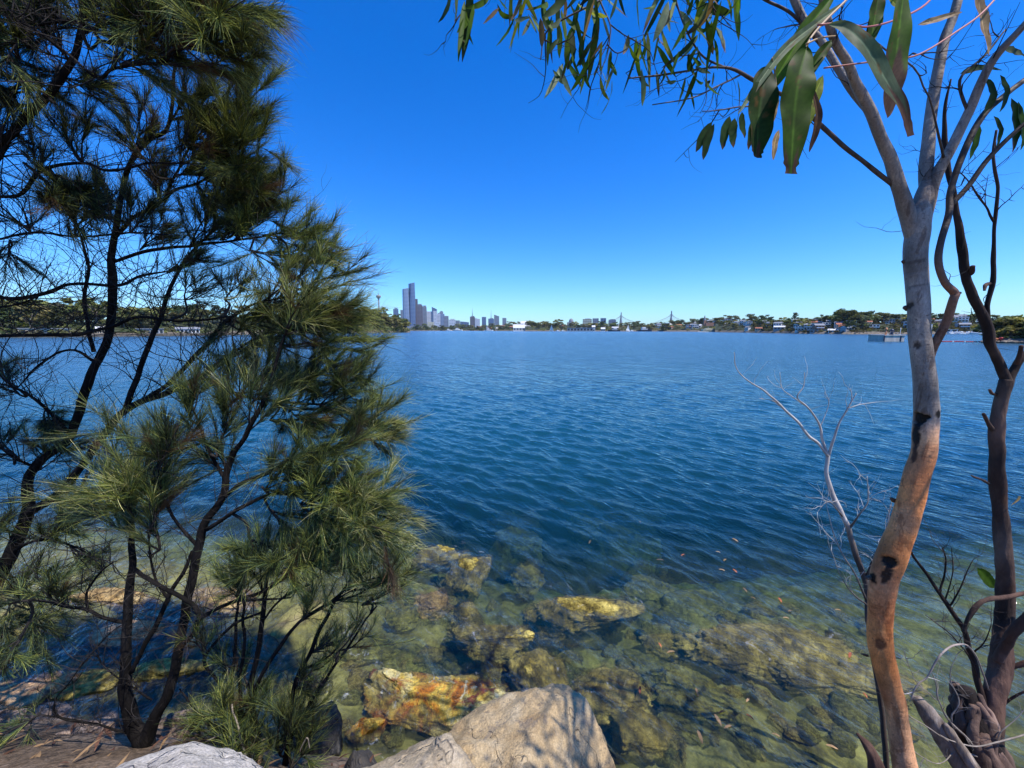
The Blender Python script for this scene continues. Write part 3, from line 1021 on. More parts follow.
branches(GB, [
    [(126, 408, 2.6, 8), (143, 359, 2.62, 7), (160, 321, 2.65, 6), (168, 295, 2.68, 5), (185, 262, 2.7, 4), (205, 238, 2.7, 3)],
    [(140, 403, 2.6, 7), (172, 380, 2.58, 6), (205, 345, 2.55, 6), (230, 318, 2.5, 5), (262, 302, 2.5, 3), (300, 296, 2.5, 2)],
    [(168, 390, 2.6, 6), (205, 378, 2.6, 5), (240, 395, 2.58, 4), (280, 402, 2.55, 4), (320, 405, 2.5, 3)],
    [(200, 378, 2.6, 4), (222, 360, 2.6, 4), (258, 338, 2.6, 3), (300, 328, 2.6, 3), (340, 322, 2.6, 2)],
    [(-30, 178, 2.25, 7), (-5, 162, 2.22, 6), (3, 150, 2.2, 6), (9, 137, 2.2, 5)],
    [(-30, -8, 2.0, 4), (0, 13, 2.0, 4), (43, 33, 2.02, 4), (97, 78, 2.1, 4), (113, 68, 2.1, 4), (157, 62, 2.1, 4), (178, 50, 2.1, 3), (205, 42, 2.1, 2)],
    [(84, 20, 2.2, 3), (40, 26, 2.1, 3), (77, 18, 2.05, 3), (153, 24, 2.05, 3), (190, 18, 2.05, 2)],
    [(-60, 214, 2.3, 7), (-10, 199, 2.3, 6), (23, 193, 2.3, 6), (43, 170, 2.3, 6), (83, 163, 2.35, 5), (110, 170, 2.35, 4), (150, 163, 2.4, 3), (190, 164, 2.4, 2)],
    [(-60, 244, 2.4, 5), (-5, 240, 2.4, 4), (33, 233, 2.4, 4), (75, 236, 2.4, 3), (120, 233, 2.45, 3), (165, 235, 2.45, 2)],
    [(-70, 345, 2.4, 8), (-20, 337, 2.4, 7), (40, 335, 2.4, 6), (75, 334, 2.42, 6), (110, 327, 2.45, 5), (140, 318, 2.5, 4), (185, 322, 2.5, 3), (230, 316, 2.5, 2)],
    [(-60, 290, 2.5, 8), (-12, 296, 2.5, 7), (20, 298, 2.5, 7), (50, 291, 2.52, 6), (72, 284, 2.55, 5), (120, 285, 2.6, 5), (140, 276, 2.6, 4), (175, 270, 2.6, 2)],
    [(-20, 310, 2.5, 4), (15, 305, 2.5, 3), (40, 296, 2.5, 3)],
    [(113, 240, 2.7, 6), (130, 220, 2.7, 5), (160, 203, 2.7, 5), (177, 190, 2.7, 4), (205, 180, 2.7, 3), (232, 160, 2.7, 2)],
    [(166, 198, 2.7, 4), (177, 170, 2.7, 3), (195, 140, 2.7, 3), (220, 120, 2.7, 2)],
    [(113, 262, 2.7, 5), (150, 250, 2.7, 5), (190, 246, 2.7, 4), (235, 240, 2.68, 3), (275, 235, 2.66, 2)],
    [(71, 436, 2.7, 6), (45, 408, 2.65, 5), (20, 390, 2.6, 4), (-15, 380, 2.6, 3)],
    [(40, 470, 2.66, 5), (10, 455, 2.6, 4), (-20, 430, 2.6, 3)],
    [(96, 362, 2.7, 5), (70, 350, 2.68, 4), (42, 362, 2.65, 3), (12, 392, 2.6, 2)],
    [(10, 552, 2.62, 6), (40, 540, 2.55, 5), (72, 546, 2.5, 3), (100, 560, 2.5, 2)],
    [(-20, 605, 2.6, 6), (15, 600, 2.5, 4), (45, 590, 2.45, 3)],
    [(50, 500, 2.64, 5), (80, 505, 2.6, 4), (100, 515, 2.58, 3)],
    [(94, 352, 2.7, 6), (84, 300, 2.7, 5), (88, 262, 2.7, 4), (76, 225, 2.65, 3)],
    [(70, 62, 2.2, 5), (50, 40, 2.15, 4), (20, 30, 2.1, 3), (-10, 32, 2.1, 2)],
    [(80, 35, 2.2, 5), (110, 22, 2.2, 4), (150, 5, 2.2, 3), (190, -8, 2.2, 3)],
], L1)
for ln in list(L1):
    twigs(GTw, ln, 46 if len(ln) > 30 else 26, (0.14, 0.62), 0.0030, rng, 0.40, 4, 2, None, np.array([0.05, 0, 0.1]))
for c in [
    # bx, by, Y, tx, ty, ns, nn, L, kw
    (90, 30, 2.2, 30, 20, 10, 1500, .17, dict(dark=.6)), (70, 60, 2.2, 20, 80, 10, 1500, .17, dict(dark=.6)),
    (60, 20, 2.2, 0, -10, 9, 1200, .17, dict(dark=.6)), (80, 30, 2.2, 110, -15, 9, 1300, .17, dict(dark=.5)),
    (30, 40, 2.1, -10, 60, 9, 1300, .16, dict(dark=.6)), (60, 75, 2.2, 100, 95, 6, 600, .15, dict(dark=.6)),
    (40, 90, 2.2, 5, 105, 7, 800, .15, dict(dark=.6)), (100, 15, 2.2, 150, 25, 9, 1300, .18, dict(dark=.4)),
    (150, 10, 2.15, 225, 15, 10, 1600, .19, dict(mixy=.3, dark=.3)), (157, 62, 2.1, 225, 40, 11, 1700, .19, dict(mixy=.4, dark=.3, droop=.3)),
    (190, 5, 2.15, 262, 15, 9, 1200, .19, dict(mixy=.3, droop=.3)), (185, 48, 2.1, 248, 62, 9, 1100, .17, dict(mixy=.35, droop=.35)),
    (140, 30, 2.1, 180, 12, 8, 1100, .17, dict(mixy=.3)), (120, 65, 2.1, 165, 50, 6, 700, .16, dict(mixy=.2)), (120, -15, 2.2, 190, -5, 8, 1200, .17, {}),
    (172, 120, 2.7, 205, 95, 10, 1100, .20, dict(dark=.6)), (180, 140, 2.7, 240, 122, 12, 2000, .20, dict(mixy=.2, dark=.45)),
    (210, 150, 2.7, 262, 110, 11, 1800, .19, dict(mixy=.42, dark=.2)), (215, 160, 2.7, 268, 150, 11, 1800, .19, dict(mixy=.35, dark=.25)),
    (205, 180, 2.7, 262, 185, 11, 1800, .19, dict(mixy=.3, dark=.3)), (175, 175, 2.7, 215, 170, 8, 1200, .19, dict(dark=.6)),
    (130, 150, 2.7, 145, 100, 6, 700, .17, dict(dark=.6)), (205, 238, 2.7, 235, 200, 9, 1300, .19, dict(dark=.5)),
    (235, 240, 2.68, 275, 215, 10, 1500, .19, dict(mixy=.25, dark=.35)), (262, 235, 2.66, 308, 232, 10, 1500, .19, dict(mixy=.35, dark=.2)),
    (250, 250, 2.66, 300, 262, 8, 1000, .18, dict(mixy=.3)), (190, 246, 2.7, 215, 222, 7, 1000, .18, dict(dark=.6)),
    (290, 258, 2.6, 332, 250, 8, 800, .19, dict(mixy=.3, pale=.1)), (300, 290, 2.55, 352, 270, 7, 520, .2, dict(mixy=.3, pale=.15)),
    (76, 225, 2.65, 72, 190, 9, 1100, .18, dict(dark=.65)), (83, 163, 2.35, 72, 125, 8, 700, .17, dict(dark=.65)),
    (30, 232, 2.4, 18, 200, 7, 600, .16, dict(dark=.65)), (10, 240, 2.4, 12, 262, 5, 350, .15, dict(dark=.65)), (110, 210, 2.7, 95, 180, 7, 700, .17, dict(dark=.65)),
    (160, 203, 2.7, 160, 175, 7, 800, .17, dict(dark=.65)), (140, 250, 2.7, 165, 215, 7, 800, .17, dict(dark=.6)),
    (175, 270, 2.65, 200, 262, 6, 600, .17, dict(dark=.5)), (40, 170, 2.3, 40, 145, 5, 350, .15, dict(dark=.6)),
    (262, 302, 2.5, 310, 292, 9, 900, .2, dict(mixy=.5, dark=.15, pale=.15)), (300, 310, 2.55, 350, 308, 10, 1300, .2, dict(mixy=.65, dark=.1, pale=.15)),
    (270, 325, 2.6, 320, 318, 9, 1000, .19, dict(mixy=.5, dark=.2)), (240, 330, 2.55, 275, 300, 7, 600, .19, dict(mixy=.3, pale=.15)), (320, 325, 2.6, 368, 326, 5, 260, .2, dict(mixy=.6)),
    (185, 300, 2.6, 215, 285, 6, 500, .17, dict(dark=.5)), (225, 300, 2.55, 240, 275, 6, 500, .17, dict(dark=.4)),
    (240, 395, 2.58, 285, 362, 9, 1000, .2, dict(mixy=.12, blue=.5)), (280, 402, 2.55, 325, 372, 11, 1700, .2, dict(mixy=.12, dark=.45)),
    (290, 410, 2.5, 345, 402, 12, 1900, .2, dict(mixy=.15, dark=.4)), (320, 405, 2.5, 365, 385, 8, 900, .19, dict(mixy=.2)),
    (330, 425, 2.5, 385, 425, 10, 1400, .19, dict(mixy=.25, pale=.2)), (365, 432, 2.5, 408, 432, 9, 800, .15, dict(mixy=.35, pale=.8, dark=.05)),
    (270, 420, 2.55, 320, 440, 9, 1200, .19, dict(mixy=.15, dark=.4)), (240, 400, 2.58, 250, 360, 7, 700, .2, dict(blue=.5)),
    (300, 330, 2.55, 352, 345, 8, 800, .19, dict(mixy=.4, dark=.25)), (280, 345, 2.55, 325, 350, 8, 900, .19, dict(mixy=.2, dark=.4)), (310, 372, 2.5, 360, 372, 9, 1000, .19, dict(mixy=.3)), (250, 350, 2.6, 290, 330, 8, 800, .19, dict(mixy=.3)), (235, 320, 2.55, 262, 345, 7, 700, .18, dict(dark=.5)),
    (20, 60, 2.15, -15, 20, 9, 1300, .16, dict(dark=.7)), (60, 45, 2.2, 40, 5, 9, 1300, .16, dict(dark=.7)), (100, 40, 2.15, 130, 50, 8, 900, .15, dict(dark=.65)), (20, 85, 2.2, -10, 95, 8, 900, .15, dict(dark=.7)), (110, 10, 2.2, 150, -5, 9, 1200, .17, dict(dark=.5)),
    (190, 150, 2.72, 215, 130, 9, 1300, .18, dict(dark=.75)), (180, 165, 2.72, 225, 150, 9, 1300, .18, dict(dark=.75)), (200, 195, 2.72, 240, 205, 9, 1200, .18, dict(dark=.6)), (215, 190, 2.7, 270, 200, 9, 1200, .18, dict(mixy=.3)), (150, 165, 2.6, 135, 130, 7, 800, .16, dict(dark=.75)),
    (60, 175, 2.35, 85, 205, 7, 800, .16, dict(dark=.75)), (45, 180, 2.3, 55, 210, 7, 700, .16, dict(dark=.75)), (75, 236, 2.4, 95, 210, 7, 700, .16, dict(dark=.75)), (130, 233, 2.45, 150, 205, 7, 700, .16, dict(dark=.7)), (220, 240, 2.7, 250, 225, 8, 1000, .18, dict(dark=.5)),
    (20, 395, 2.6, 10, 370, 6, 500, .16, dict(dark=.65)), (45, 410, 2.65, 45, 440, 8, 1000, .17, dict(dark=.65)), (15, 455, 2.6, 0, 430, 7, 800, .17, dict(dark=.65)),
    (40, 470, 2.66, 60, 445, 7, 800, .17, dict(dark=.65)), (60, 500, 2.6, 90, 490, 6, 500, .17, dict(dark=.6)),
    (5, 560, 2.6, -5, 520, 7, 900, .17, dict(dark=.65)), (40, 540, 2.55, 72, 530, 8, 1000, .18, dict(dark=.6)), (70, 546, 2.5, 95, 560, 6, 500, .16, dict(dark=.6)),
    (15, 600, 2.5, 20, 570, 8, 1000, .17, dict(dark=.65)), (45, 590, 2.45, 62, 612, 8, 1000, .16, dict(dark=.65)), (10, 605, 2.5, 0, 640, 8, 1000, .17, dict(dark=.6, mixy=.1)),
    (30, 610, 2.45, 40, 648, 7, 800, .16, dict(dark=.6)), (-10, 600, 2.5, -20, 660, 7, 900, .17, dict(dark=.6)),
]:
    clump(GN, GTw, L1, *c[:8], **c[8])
GT_.build('trunk', M['bark_dark'], t1)
GB.build('branches', M['bark_dark'], t1)
GTw.build('twigs', M['twig_dark'], t1)
GN.build('foliage', M['needle'], t1)

# --- two-stemmed young tree
t2 = empty('she_oak_tree', P(143, 748, 2.0), 'two-stemmed young she-oak, black stems forking behind the whitish boulder', 'tree', 'she-oaks on the bank')
GT_, GB, GTw, GN = Geo(), Geo(), Geo(), Geo()
L2 = []
branches(GT_, [
    [(150, 775, 1.98, 34), (143, 745, 1.99, 27), (132, 720, 2.0, 20), (126, 690, 2.0, 17), (126, 665, 2.0, 13), (129, 605, 2.02, 11), (132, 555, 2.05, 9), (131, 520, 2.08, 6), (127, 490, 2.1, 5), (120, 455, 2.1, 3)],
    [(148, 772, 1.98, 30), (145, 745, 1.99, 21), (156, 714, 2.0, 16), (168, 694, 2.02, 14), (176, 660, 2.05, 13), (180, 639, 2.05, 12), (190, 590, 2.08, 12), (199, 545, 2.1, 11), (207, 520, 2.12, 10), (222, 498, 2.15, 9), (228, 470, 2.2, 8), (236, 450, 2.2, 7), (250, 428, 2.2, 6), (264, 400, 2.22, 5), (276, 365, 2.25, 4), (285, 335, 2.25, 3)],
], L2, 10)
branches(GB, [
    [(126, 622, 2.02, 6), (105, 618, 2.0, 5), (88, 612, 2.0, 5), (60, 604, 2.0, 4), (30, 600, 2.0, 3)],
    [(88, 612, 2.0, 4), (88, 592, 2.0, 3), (97, 575, 2.0, 3), (112, 563, 2.0, 2)],
    [(132, 672, 2.0, 7), (140, 655, 2.0, 7), (152, 633, 2.02, 7), (168, 598, 2.05, 6), (184, 571, 2.08, 5), (191, 552, 2.1, 4)],
    [(132, 568, 2.04, 6), (145, 576, 2.02, 6), (160, 584, 2.0, 6), (187, 600, 2.0, 6), (197, 610, 2.0, 6), (200, 618, 2.0, 6)],
    [(182, 646, 2.05, 6), (194, 632, 2.02, 6), (200, 618, 2.0, 6), (217, 609, 2.0, 5), (240, 600, 2.0, 5), (265, 590, 2.0, 4), (290, 575, 2.05, 3)],
    [(152, 700, 2.0, 3), (112, 672, 1.98, 2), (95, 655, 1.95, 2)],
    [(92, 724, 1.95, 3), (60, 716, 1.95, 3), (55, 700, 1.95, 2), (68, 684, 1.95, 2), (92, 652, 1.97, 2), (110, 632, 2.0, 2)],
    [(140, 735, 1.98, 4), (92, 724, 1.95, 3), (40, 714, 1.95, 2)],
    [(214, 508, 2.13, 6), (240, 484, 2.15, 5), (270, 472, 2.15, 5), (300, 458, 2.15, 4), (330, 446, 2.15, 3)],
    [(206, 530, 2.1, 6), (245, 506, 2.1, 5), (275, 494, 2.1, 4), (310, 498, 2.1, 4), (350, 505, 2.1, 3)],
    [(199, 548, 2.1, 5), (175, 520, 2.1, 4), (160, 490, 2.1, 4), (158, 460, 2.1, 3)],
    [(168, 598, 2.05, 4), (160, 585, 2.05, 3), (152, 565, 2.05, 3), (150, 535, 2.05, 2)],
    [(226, 480, 2.2, 5), (210, 455, 2.2, 4), (200, 425, 2.2, 3), (190, 400, 2.2, 2)],
    [(240, 600, 2.0, 4), (262, 600, 2.0, 3), (290, 598, 2.0, 2)],
], L2)
for ln in list(L2):
    twigs(GTw, ln, 18, (0.10, 0.40), 0.0024, rng, 0.4, 4, 2)
for c in [
    (133, 522, 2.08, 130, 478, 12, 900, .2, dict(mixy=.45, pale=.3, dark=.15)), (128, 495, 2.1, 112, 445, 11, 1000, .2, dict(blue=.5, mixy=.15, pale=.1)),
    (140, 500, 2.1, 160, 440, 11, 1100, .2, dict(blue=.5, mixy=.12)), (158, 470, 2.1, 180, 425, 10, 1000, .2, dict(blue=.5, mixy=.1)),
    (150, 530, 2.05, 165, 495, 9, 800, .19, dict(mixy=.4, pale=.25)), (120, 530, 2.08, 100, 490, 8, 700, .19, dict(mixy=.3, pale=.15)),
    (190, 420, 2.2, 200, 385, 8, 800, .2, dict(blue=.5)), (215, 450, 2.2, 225, 405, 9, 900, .2, dict(blue=.45, mixy=.15)), (250, 430, 2.2, 262, 385, 9, 800, .2, dict(blue=.45, mixy=.15, pale=.15)),
    (160, 550, 2.06, 150, 515, 8, 700, .18, dict(mixy=.4, pale=.25)),
    (270, 472, 2.15, 315, 462, 10, 1200, .19, dict(dark=.45)), (310, 455, 2.15, 350, 446, 9, 1000, .18, dict(mixy=.3, dark=.3)),
    (265, 490, 2.1, 300, 480, 9, 1100, .18, dict(dark=.5)), (300, 498, 2.1, 355, 478, 10, 1200, .18, dict(mixy=.35, dark=.25)),
    (330, 500, 2.1, 385, 492, 11, 1400, .17, dict(mixy=.45, pale=.25, dark=.2)), (300, 505, 2.1, 352, 520, 11, 1500, .18, dict(mixy=.35, pale=.1, dark=.3)),
    (340, 510, 2.1, 398, 522, 11, 1400, .16, dict(mixy=.5, pale=.6, dark=.05)), (355, 520, 2.1, 395, 548, 9, 900, .15, dict(mixy=.5, pale=.6, dark=.05)),
    (310, 520, 2.1, 355, 548, 10, 1200, .17, dict(mixy=.35, pale=.15)), (270, 510, 2.1, 305, 535, 9, 1100, .17, dict(dark=.45)), (270, 585, 2.0, 312, 560, 8, 700, .16, dict(mixy=.3)),
    (250, 540, 2.08, 285, 560, 8, 800, .16, dict(dark=.5)), (240, 598, 2.0, 250, 570, 7, 500, .15, dict(dark=.4)),
    (60, 604, 2.0, 45, 585, 6, 400, .14, dict(dark=.6)), (30, 600, 2.0, 8, 605, 7, 600, .15, dict(dark=.6)), (40, 714, 1.95, 15, 735, 5, 260, .13, dict(mixy=.3, dark=.5)),
    (20, 640, 2.0, 0, 660, 6, 500, .14, dict(mixy=.3)), (225, 470, 2.2, 205, 440, 7, 600, .18, dict(blue=.5)), (285, 335, 2.25, 305, 300, 7, 420, .2, dict(mixy=.5, pale=.3)),
]:
    clump(GN, GTw, L2, *c[:8], **c[8])
GT_.build('trunk', M['bark_dark'], t2)
GB.build('branches', M['bark_dark'], t2)
GTw.build('twigs', M['twig_dark'], t2)
GN.build('foliage', M['needle'], t2)

# --- slender shrub in front of the wash
t3 = empty('she_oak_shrub', P(258, 752, 2.0), 'slender many-stemmed she-oak shrub between the whitish boulder and the dark rock', 'shrub')
GT_, GB, GTw, GN = Geo(), Geo(), Geo(), Geo()
L3 = []
branches(GT_, [
    [(262, 775, 1.95, 10), (256, 735, 2.0, 8), (252, 690, 2.02, 7), (258, 652, 2.05, 7), (263, 622, 2.05, 6), (266, 592, 2.08, 5), (268, 570, 2.1, 5), (276, 540, 2.1, 3)],
    [(284, 775, 1.98, 9), (290, 735, 2.0, 8), (292, 702, 2.02, 7), (299, 672, 2.05, 6), (310, 653, 2.05, 5), (322, 625, 2.08, 5), (342, 592, 2.1, 4), (362, 565, 2.1, 3)],
    [(250, 770, 1.95, 6), (240, 700, 2.0, 4), (244, 640, 2.05, 4), (243, 598, 2.05, 3)],
    [(246, 770, 1.95, 6), (233, 700, 2.0, 4), (235, 645, 2.05, 4), (237, 592, 2.05, 3)],
], L3, 8)
branches(GB, [
    [(253, 692, 2.02, 5), (275, 652, 2.03, 5), (300, 622, 2.05, 4), (330, 602, 2.05, 3), (358, 588, 2.05, 2)],
    [(290, 735, 2.0, 5), (318, 690, 2.0, 4), (345, 650, 2.0, 3), (376, 606, 2.0, 2)],
    [(256, 735, 2.0, 5), (225, 690, 2.0, 4), (205, 660, 2.02, 4), (230, 628, 2.03, 4), (262, 612, 2.05, 3)],
    [(250, 750, 1.95, 5), (205, 720, 1.97, 3), (180, 690, 2.0, 2)],
    [(299, 672, 2.05, 4), (330, 655, 2.05, 3), (350, 628, 2.05, 2)],
    [(262, 622, 2.05, 3), (285, 596, 2.05, 3), (310, 584, 2.05, 2)],
], L3)
for ln in list(L3):
    twigs(GTw, ln, 11, (0.07, 0.28), 0.0024, rng, 0.5, 4, 2)
for c in [
    (280, 545, 2.1, 320, 560, 9, 700, .16, dict(mixy=.3)), (330, 602, 2.05, 372, 585, 8, 450, .14, dict(mixy=.4, pale=.2)),
    (362, 605, 2.0, 395, 582, 8, 420, .13, dict(mixy=.5, pale=.3)), (345, 590, 2.1, 380, 560, 8, 600, .15, dict(mixy=.4, pale=.2)),
    (340, 650, 2.0, 368, 622, 6, 260, .13, dict(mixy=.3)), (300, 622, 2.05, 330, 605, 7, 400, .14, dict(mixy=.2)), (310, 653, 2.05, 330, 640, 7, 320, .13, dict(mixy=.2, dark=.5)),
    (262, 590, 2.08, 258, 555, 7, 500, .16, dict(mixy=.25)), (240, 600, 2.05, 236, 570, 7, 420, .15, dict(mixy=.25)), (205, 660, 2.02, 190, 640, 6, 260, .13, dict(mixy=.2)),
    (240, 745, 1.95, 222, 700, 12, 650, .17, dict(mixy=.4, pale=.05, dark=.2)), (250, 750, 1.95, 250, 705, 12, 650, .17, dict(mixy=.3, dark=.3)),
    (225, 745, 1.95, 200, 722, 9, 450, .15, dict(mixy=.4, dark=.2)), (280, 755, 1.98, 285, 715, 12, 800, .16, dict(dark=.5)), (300, 755, 1.98, 312, 705, 10, 600, .16, dict(dark=.5)),
    (255, 770, 1.9, 240, 745, 9, 420, .14, dict(mixy=.4)), (290, 770, 1.9, 300, 738, 9, 500, .15, dict(dark=.4)), (296, 690, 2.02, 318, 668, 7, 400, .14, dict(dark=.5)),
    (250, 690, 2.02, 225, 665, 7, 360, .14, dict(mixy=.2, dark=.4)),
]:
    clump(GN, GTw, L3, *c[:8], **c[8])
GT_.build('stems', M['bark_dark'], t3)
GB.build('branches', M['bark_dark'], t3)
GTw.build('twigs', M['twig_dark'], t3)
GN.build('foliage', M['needle'], t3)
for s in ([(232, 704, 1.93, 2.2), (236, 722, 1.9, 2.4), (241, 740, 1.88, 2.5), (252, 775, 1.85, 3)], [(243, 760, 1.88, 1.6), (252, 745, 1.88, 1.4), (256, 735, 1.88, 1)], [(300, 752, 1.9, 1.6), (306, 738, 1.9, 1.2), (309, 748, 1.9, 1)], [(205, 742, 1.9, 1.4), (222, 735, 1.9, 1.2), (238, 742, 1.9, 1)]):
    g = Geo()
    ptube(g, s, 5, 5, 0.006)
    g.build('dead_twig', M['twig_pale'], t3)


# ------------------------------------------------------------------ leaves
lr = np.random.default_rng(17)
OLIVE = np.array([0.055, 0.100, 0.012])
DKL = np.array([0.030, 0.052, 0.016])
LIME = np.array([0.17, 0.19, 0.03])
GREYL = np.array([0.17, 0.215, 0.13])
BROWN = np.array([0.115, 0.060, 0.045])
TAN = np.array([0.42, 0.27, 0.16])


def leaf(G, spine, width, col, tip=None, tipat=1.1, hint=None, fold=0.25, twist=0.0, rib=1.6, nl=14, nc=6, ragged=0.0):
    c, _ = catmull(spine, np.ones(len(spine)), max(2, nl // (len(spine) - 1)))
    n = len(c)
    t = np.linspace(0, 1, n)
    T = nrm(np.gradient(c, axis=0))
    hint = np.array([0, -1.0, 0.15]) if hint is None else np.asarray(hint, float)
    S = nrm(np.cross(T, hint))
    Nn = nrm(np.cross(S, T))
    a = twist * t
    S2 = S * np.cos(a)[:, None] + Nn * np.sin(a)[:, None]
    N2 = -S * np.sin(a)[:, None] + Nn * np.cos(a)[:, None]
    prof = (np.maximum(0, t - 0.03) ** 0.55) * ((1 - t) ** 0.62)
    prof = prof / prof.max()
    if ragged:
        prof = np.maximum(prof, (t > 0.8) * 0.55 * (1 - ragged * lr.uniform(0, 1, n)))
    w = np.maximum(0.0006, 0.5 * width * prof)
    s = np.linspace(-1, 1, 2 * nc + 1)
    wav = 0.05 * width * np.sin(t * 17 + lr.uniform(0, 6))
    v = c[:, None, :] + S2[:, None, :] * (w[:, None] * s[None, :])[:, :, None] + N2[:, None, :] * (fold * w[:, None] * np.abs(s)[None, :] + wav[:, None] * s[None, :] ** 2)[:, :, None]
    k = 2 * nc + 1
    cc = np.tile(np.asarray(col, float), (n, k, 1)) * lr.uniform(0.9, 1.1, (n, k, 1))
    cc[:, nc, :] *= rib
    if nl >= 30:
        uv = np.stack([np.repeat(t, k) * 9, np.tile(s, n) * 2.2, np.full(n * k, float(lr.uniform(0, 90)))], 1)
        sp_n = np.clip((fbm(uv, 7, 3) - .34) * 9, 0, .8).reshape(n, k, 1)
        cc = cc * (1 - sp_n) + np.array([.14, .075, .03]) * sp_n
        cc *= (1 + .18 * fbm(uv * np.array([2.5, 1, 1]), 9, 2).reshape(n, k, 1))
    if tip is not None:
        e = tipat + 0.10 * np.sin(s * 5 + lr.uniform(0, 6))
        mk = np.clip((t[:, None] - e[None, :]) * 16, 0, 1)[:, :, None]
        cc = cc * (1 - mk) + np.asarray(tip) * mk * lr.uniform(0.7, 1.2, (n, k, 1))
    i = (np.arange(n - 1)[:, None] * k + np.arange(k - 1)[None, :]).ravel()
    G.add(v.reshape(-1, 3), np.stack([i, i + 1, i + 1 + k, i + k], 1), None, cc.reshape(-1, 3))


def hang_leaf(G, b, L, W, nl=7, nc=1, up=None):
    """a small leaf hanging from point b"""
    d = nrm(np.array([lr.normal(0, 0.42), lr.normal(0, 0.42), -1.0]) if up is None else up + lr.normal(0, 0.3, 3))
    L *= .85
    W *= 0.98
    sw = lr.normal(0, 0.30, 3)
    t = np.linspace(0, 1, 4)[:, None]
    sp = b + d * L * t + sw * L * t * t
    r_ = lr.uniform()
    col = OLIVE if r_ < 0.42 else DKL if r_ < 0.66 else LIME if r_ < 0.80 else GREYL * 0.7 if r_ < .92 else TAN * .5
    col = col * lr.uniform(0.7, 1.4)
    tip = BROWN if lr.uniform() < 0.3 else None
    h = nrm(np.array([lr.normal(0, 0.8), -1, lr.normal(0, 0.2)]))
    leaf(G, sp, W, col, tip, lr.uniform(0.7, 0.95), h, 0.2, lr.normal(0, 0.5), 1.25, nl, nc)


# ------------------------------------------------------------------ the gum tree
gum = empty('gum_tree', P(906, 800, 1.56), 'smooth-barked gum tree with pale mottled trunk, orange towards the base, at the right', 'tree')
GT_, GB, GS = Geo(), Geo(), Geo()
LG = []
W1, W2, OR, OR2 = (.84, .80, .76), (0.66, 0.62, 0.58), (1.85, 0.76, 0.27), (1.60, 0.93, 0.52)
tr_spec = [(918, 850, 1.50, 37.8), (911, 800, 1.54, 30.6), (905, 768, 1.58, 26.1), (896, 714, 1.62, 22.5), (885, 664, 1.64, 25.2), (881, 642, 1.65, 26.1), (881, 610, 1.66, 26.1), (884, 585, 1.66, 27.9), (892, 560, 1.66, 29.7), (905, 520, 1.67, 27.9), (916, 480, 1.68, 27.0), (925, 440, 1.69, 26.1), (927, 415, 1.70, 25.2), (925, 385, 1.70, 25.2), (921, 345, 1.71, 24.3), (918, 300, 1.72, 24.3), (916, 265, 1.73, 24.3), (917, 235, 1.74, 24.3), (919, 218, 1.74, 22.5), (924, 200, 1.745, 18.0), (927, 182, 1.75, 13.5)]
LG.append(ptube(GT_, tr_spec, 48, 20, 0.006, 0.15, 5, [OR2, OR2, OR2, OR2, OR, OR, OR, OR2, OR, OR, OR, OR2, W1, W2, W1, W1, W2, W1, W1, W1, W1], 7))
lim = [
    [(920, 262, 1.74, 14), (914, 236, 1.74, 19), (907, 212, 1.735, 19), (898, 185, 1.72, 16), (889, 155, 1.70, 14), (880, 131, 1.68, 13), (866, 100, 1.66, 12), (848, 68, 1.62, 10), (836, 42, 1.58, 9), (826, 10, 1.55, 8), (815, -40, 1.5, 7), (800, -110, 1.45, 5)],
    [(884, 140, 1.70, 9), (868, 112, 1.70, 8), (845, 80, 1.70, 8), (822, 45, 1.72, 8), (803, 18, 1.72, 8), (790, -8, 1.72, 8), (770, -60, 1.72, 6), (740, -140, 1.7, 4)],
    [(918, 250, 1.74, 20), (922, 215, 1.745, 21), (927, 190, 1.75, 17), (927, 165, 1.77, 15), (932, 111, 1.8, 13), (942, 50, 1.82, 12), (955, 7, 1.84, 11), (972, -60, 1.86, 9), (990, -140, 1.9, 6)],
    [(922, 232, 1.75, 12), (928, 205, 1.75, 15), (935, 180, 1.74, 15), (949, 151, 1.72, 13), (969, 111, 1.7, 12), (990, 66, 1.66, 11), (1024, 27, 1.6, 10), (1075, -30, 1.55, 8), (1140, -110, 1.5, 5)],
]
for k, s in enumerate(lim):
    LG.append(ptube(GB, s, 14, 7, 0.005, 0.12, 20 + k, [W1, W2, W1, W2, W1], 9))
RB = (0.62, 0.36, 0.25)
DK = (0.22, 0.18, 0.16)
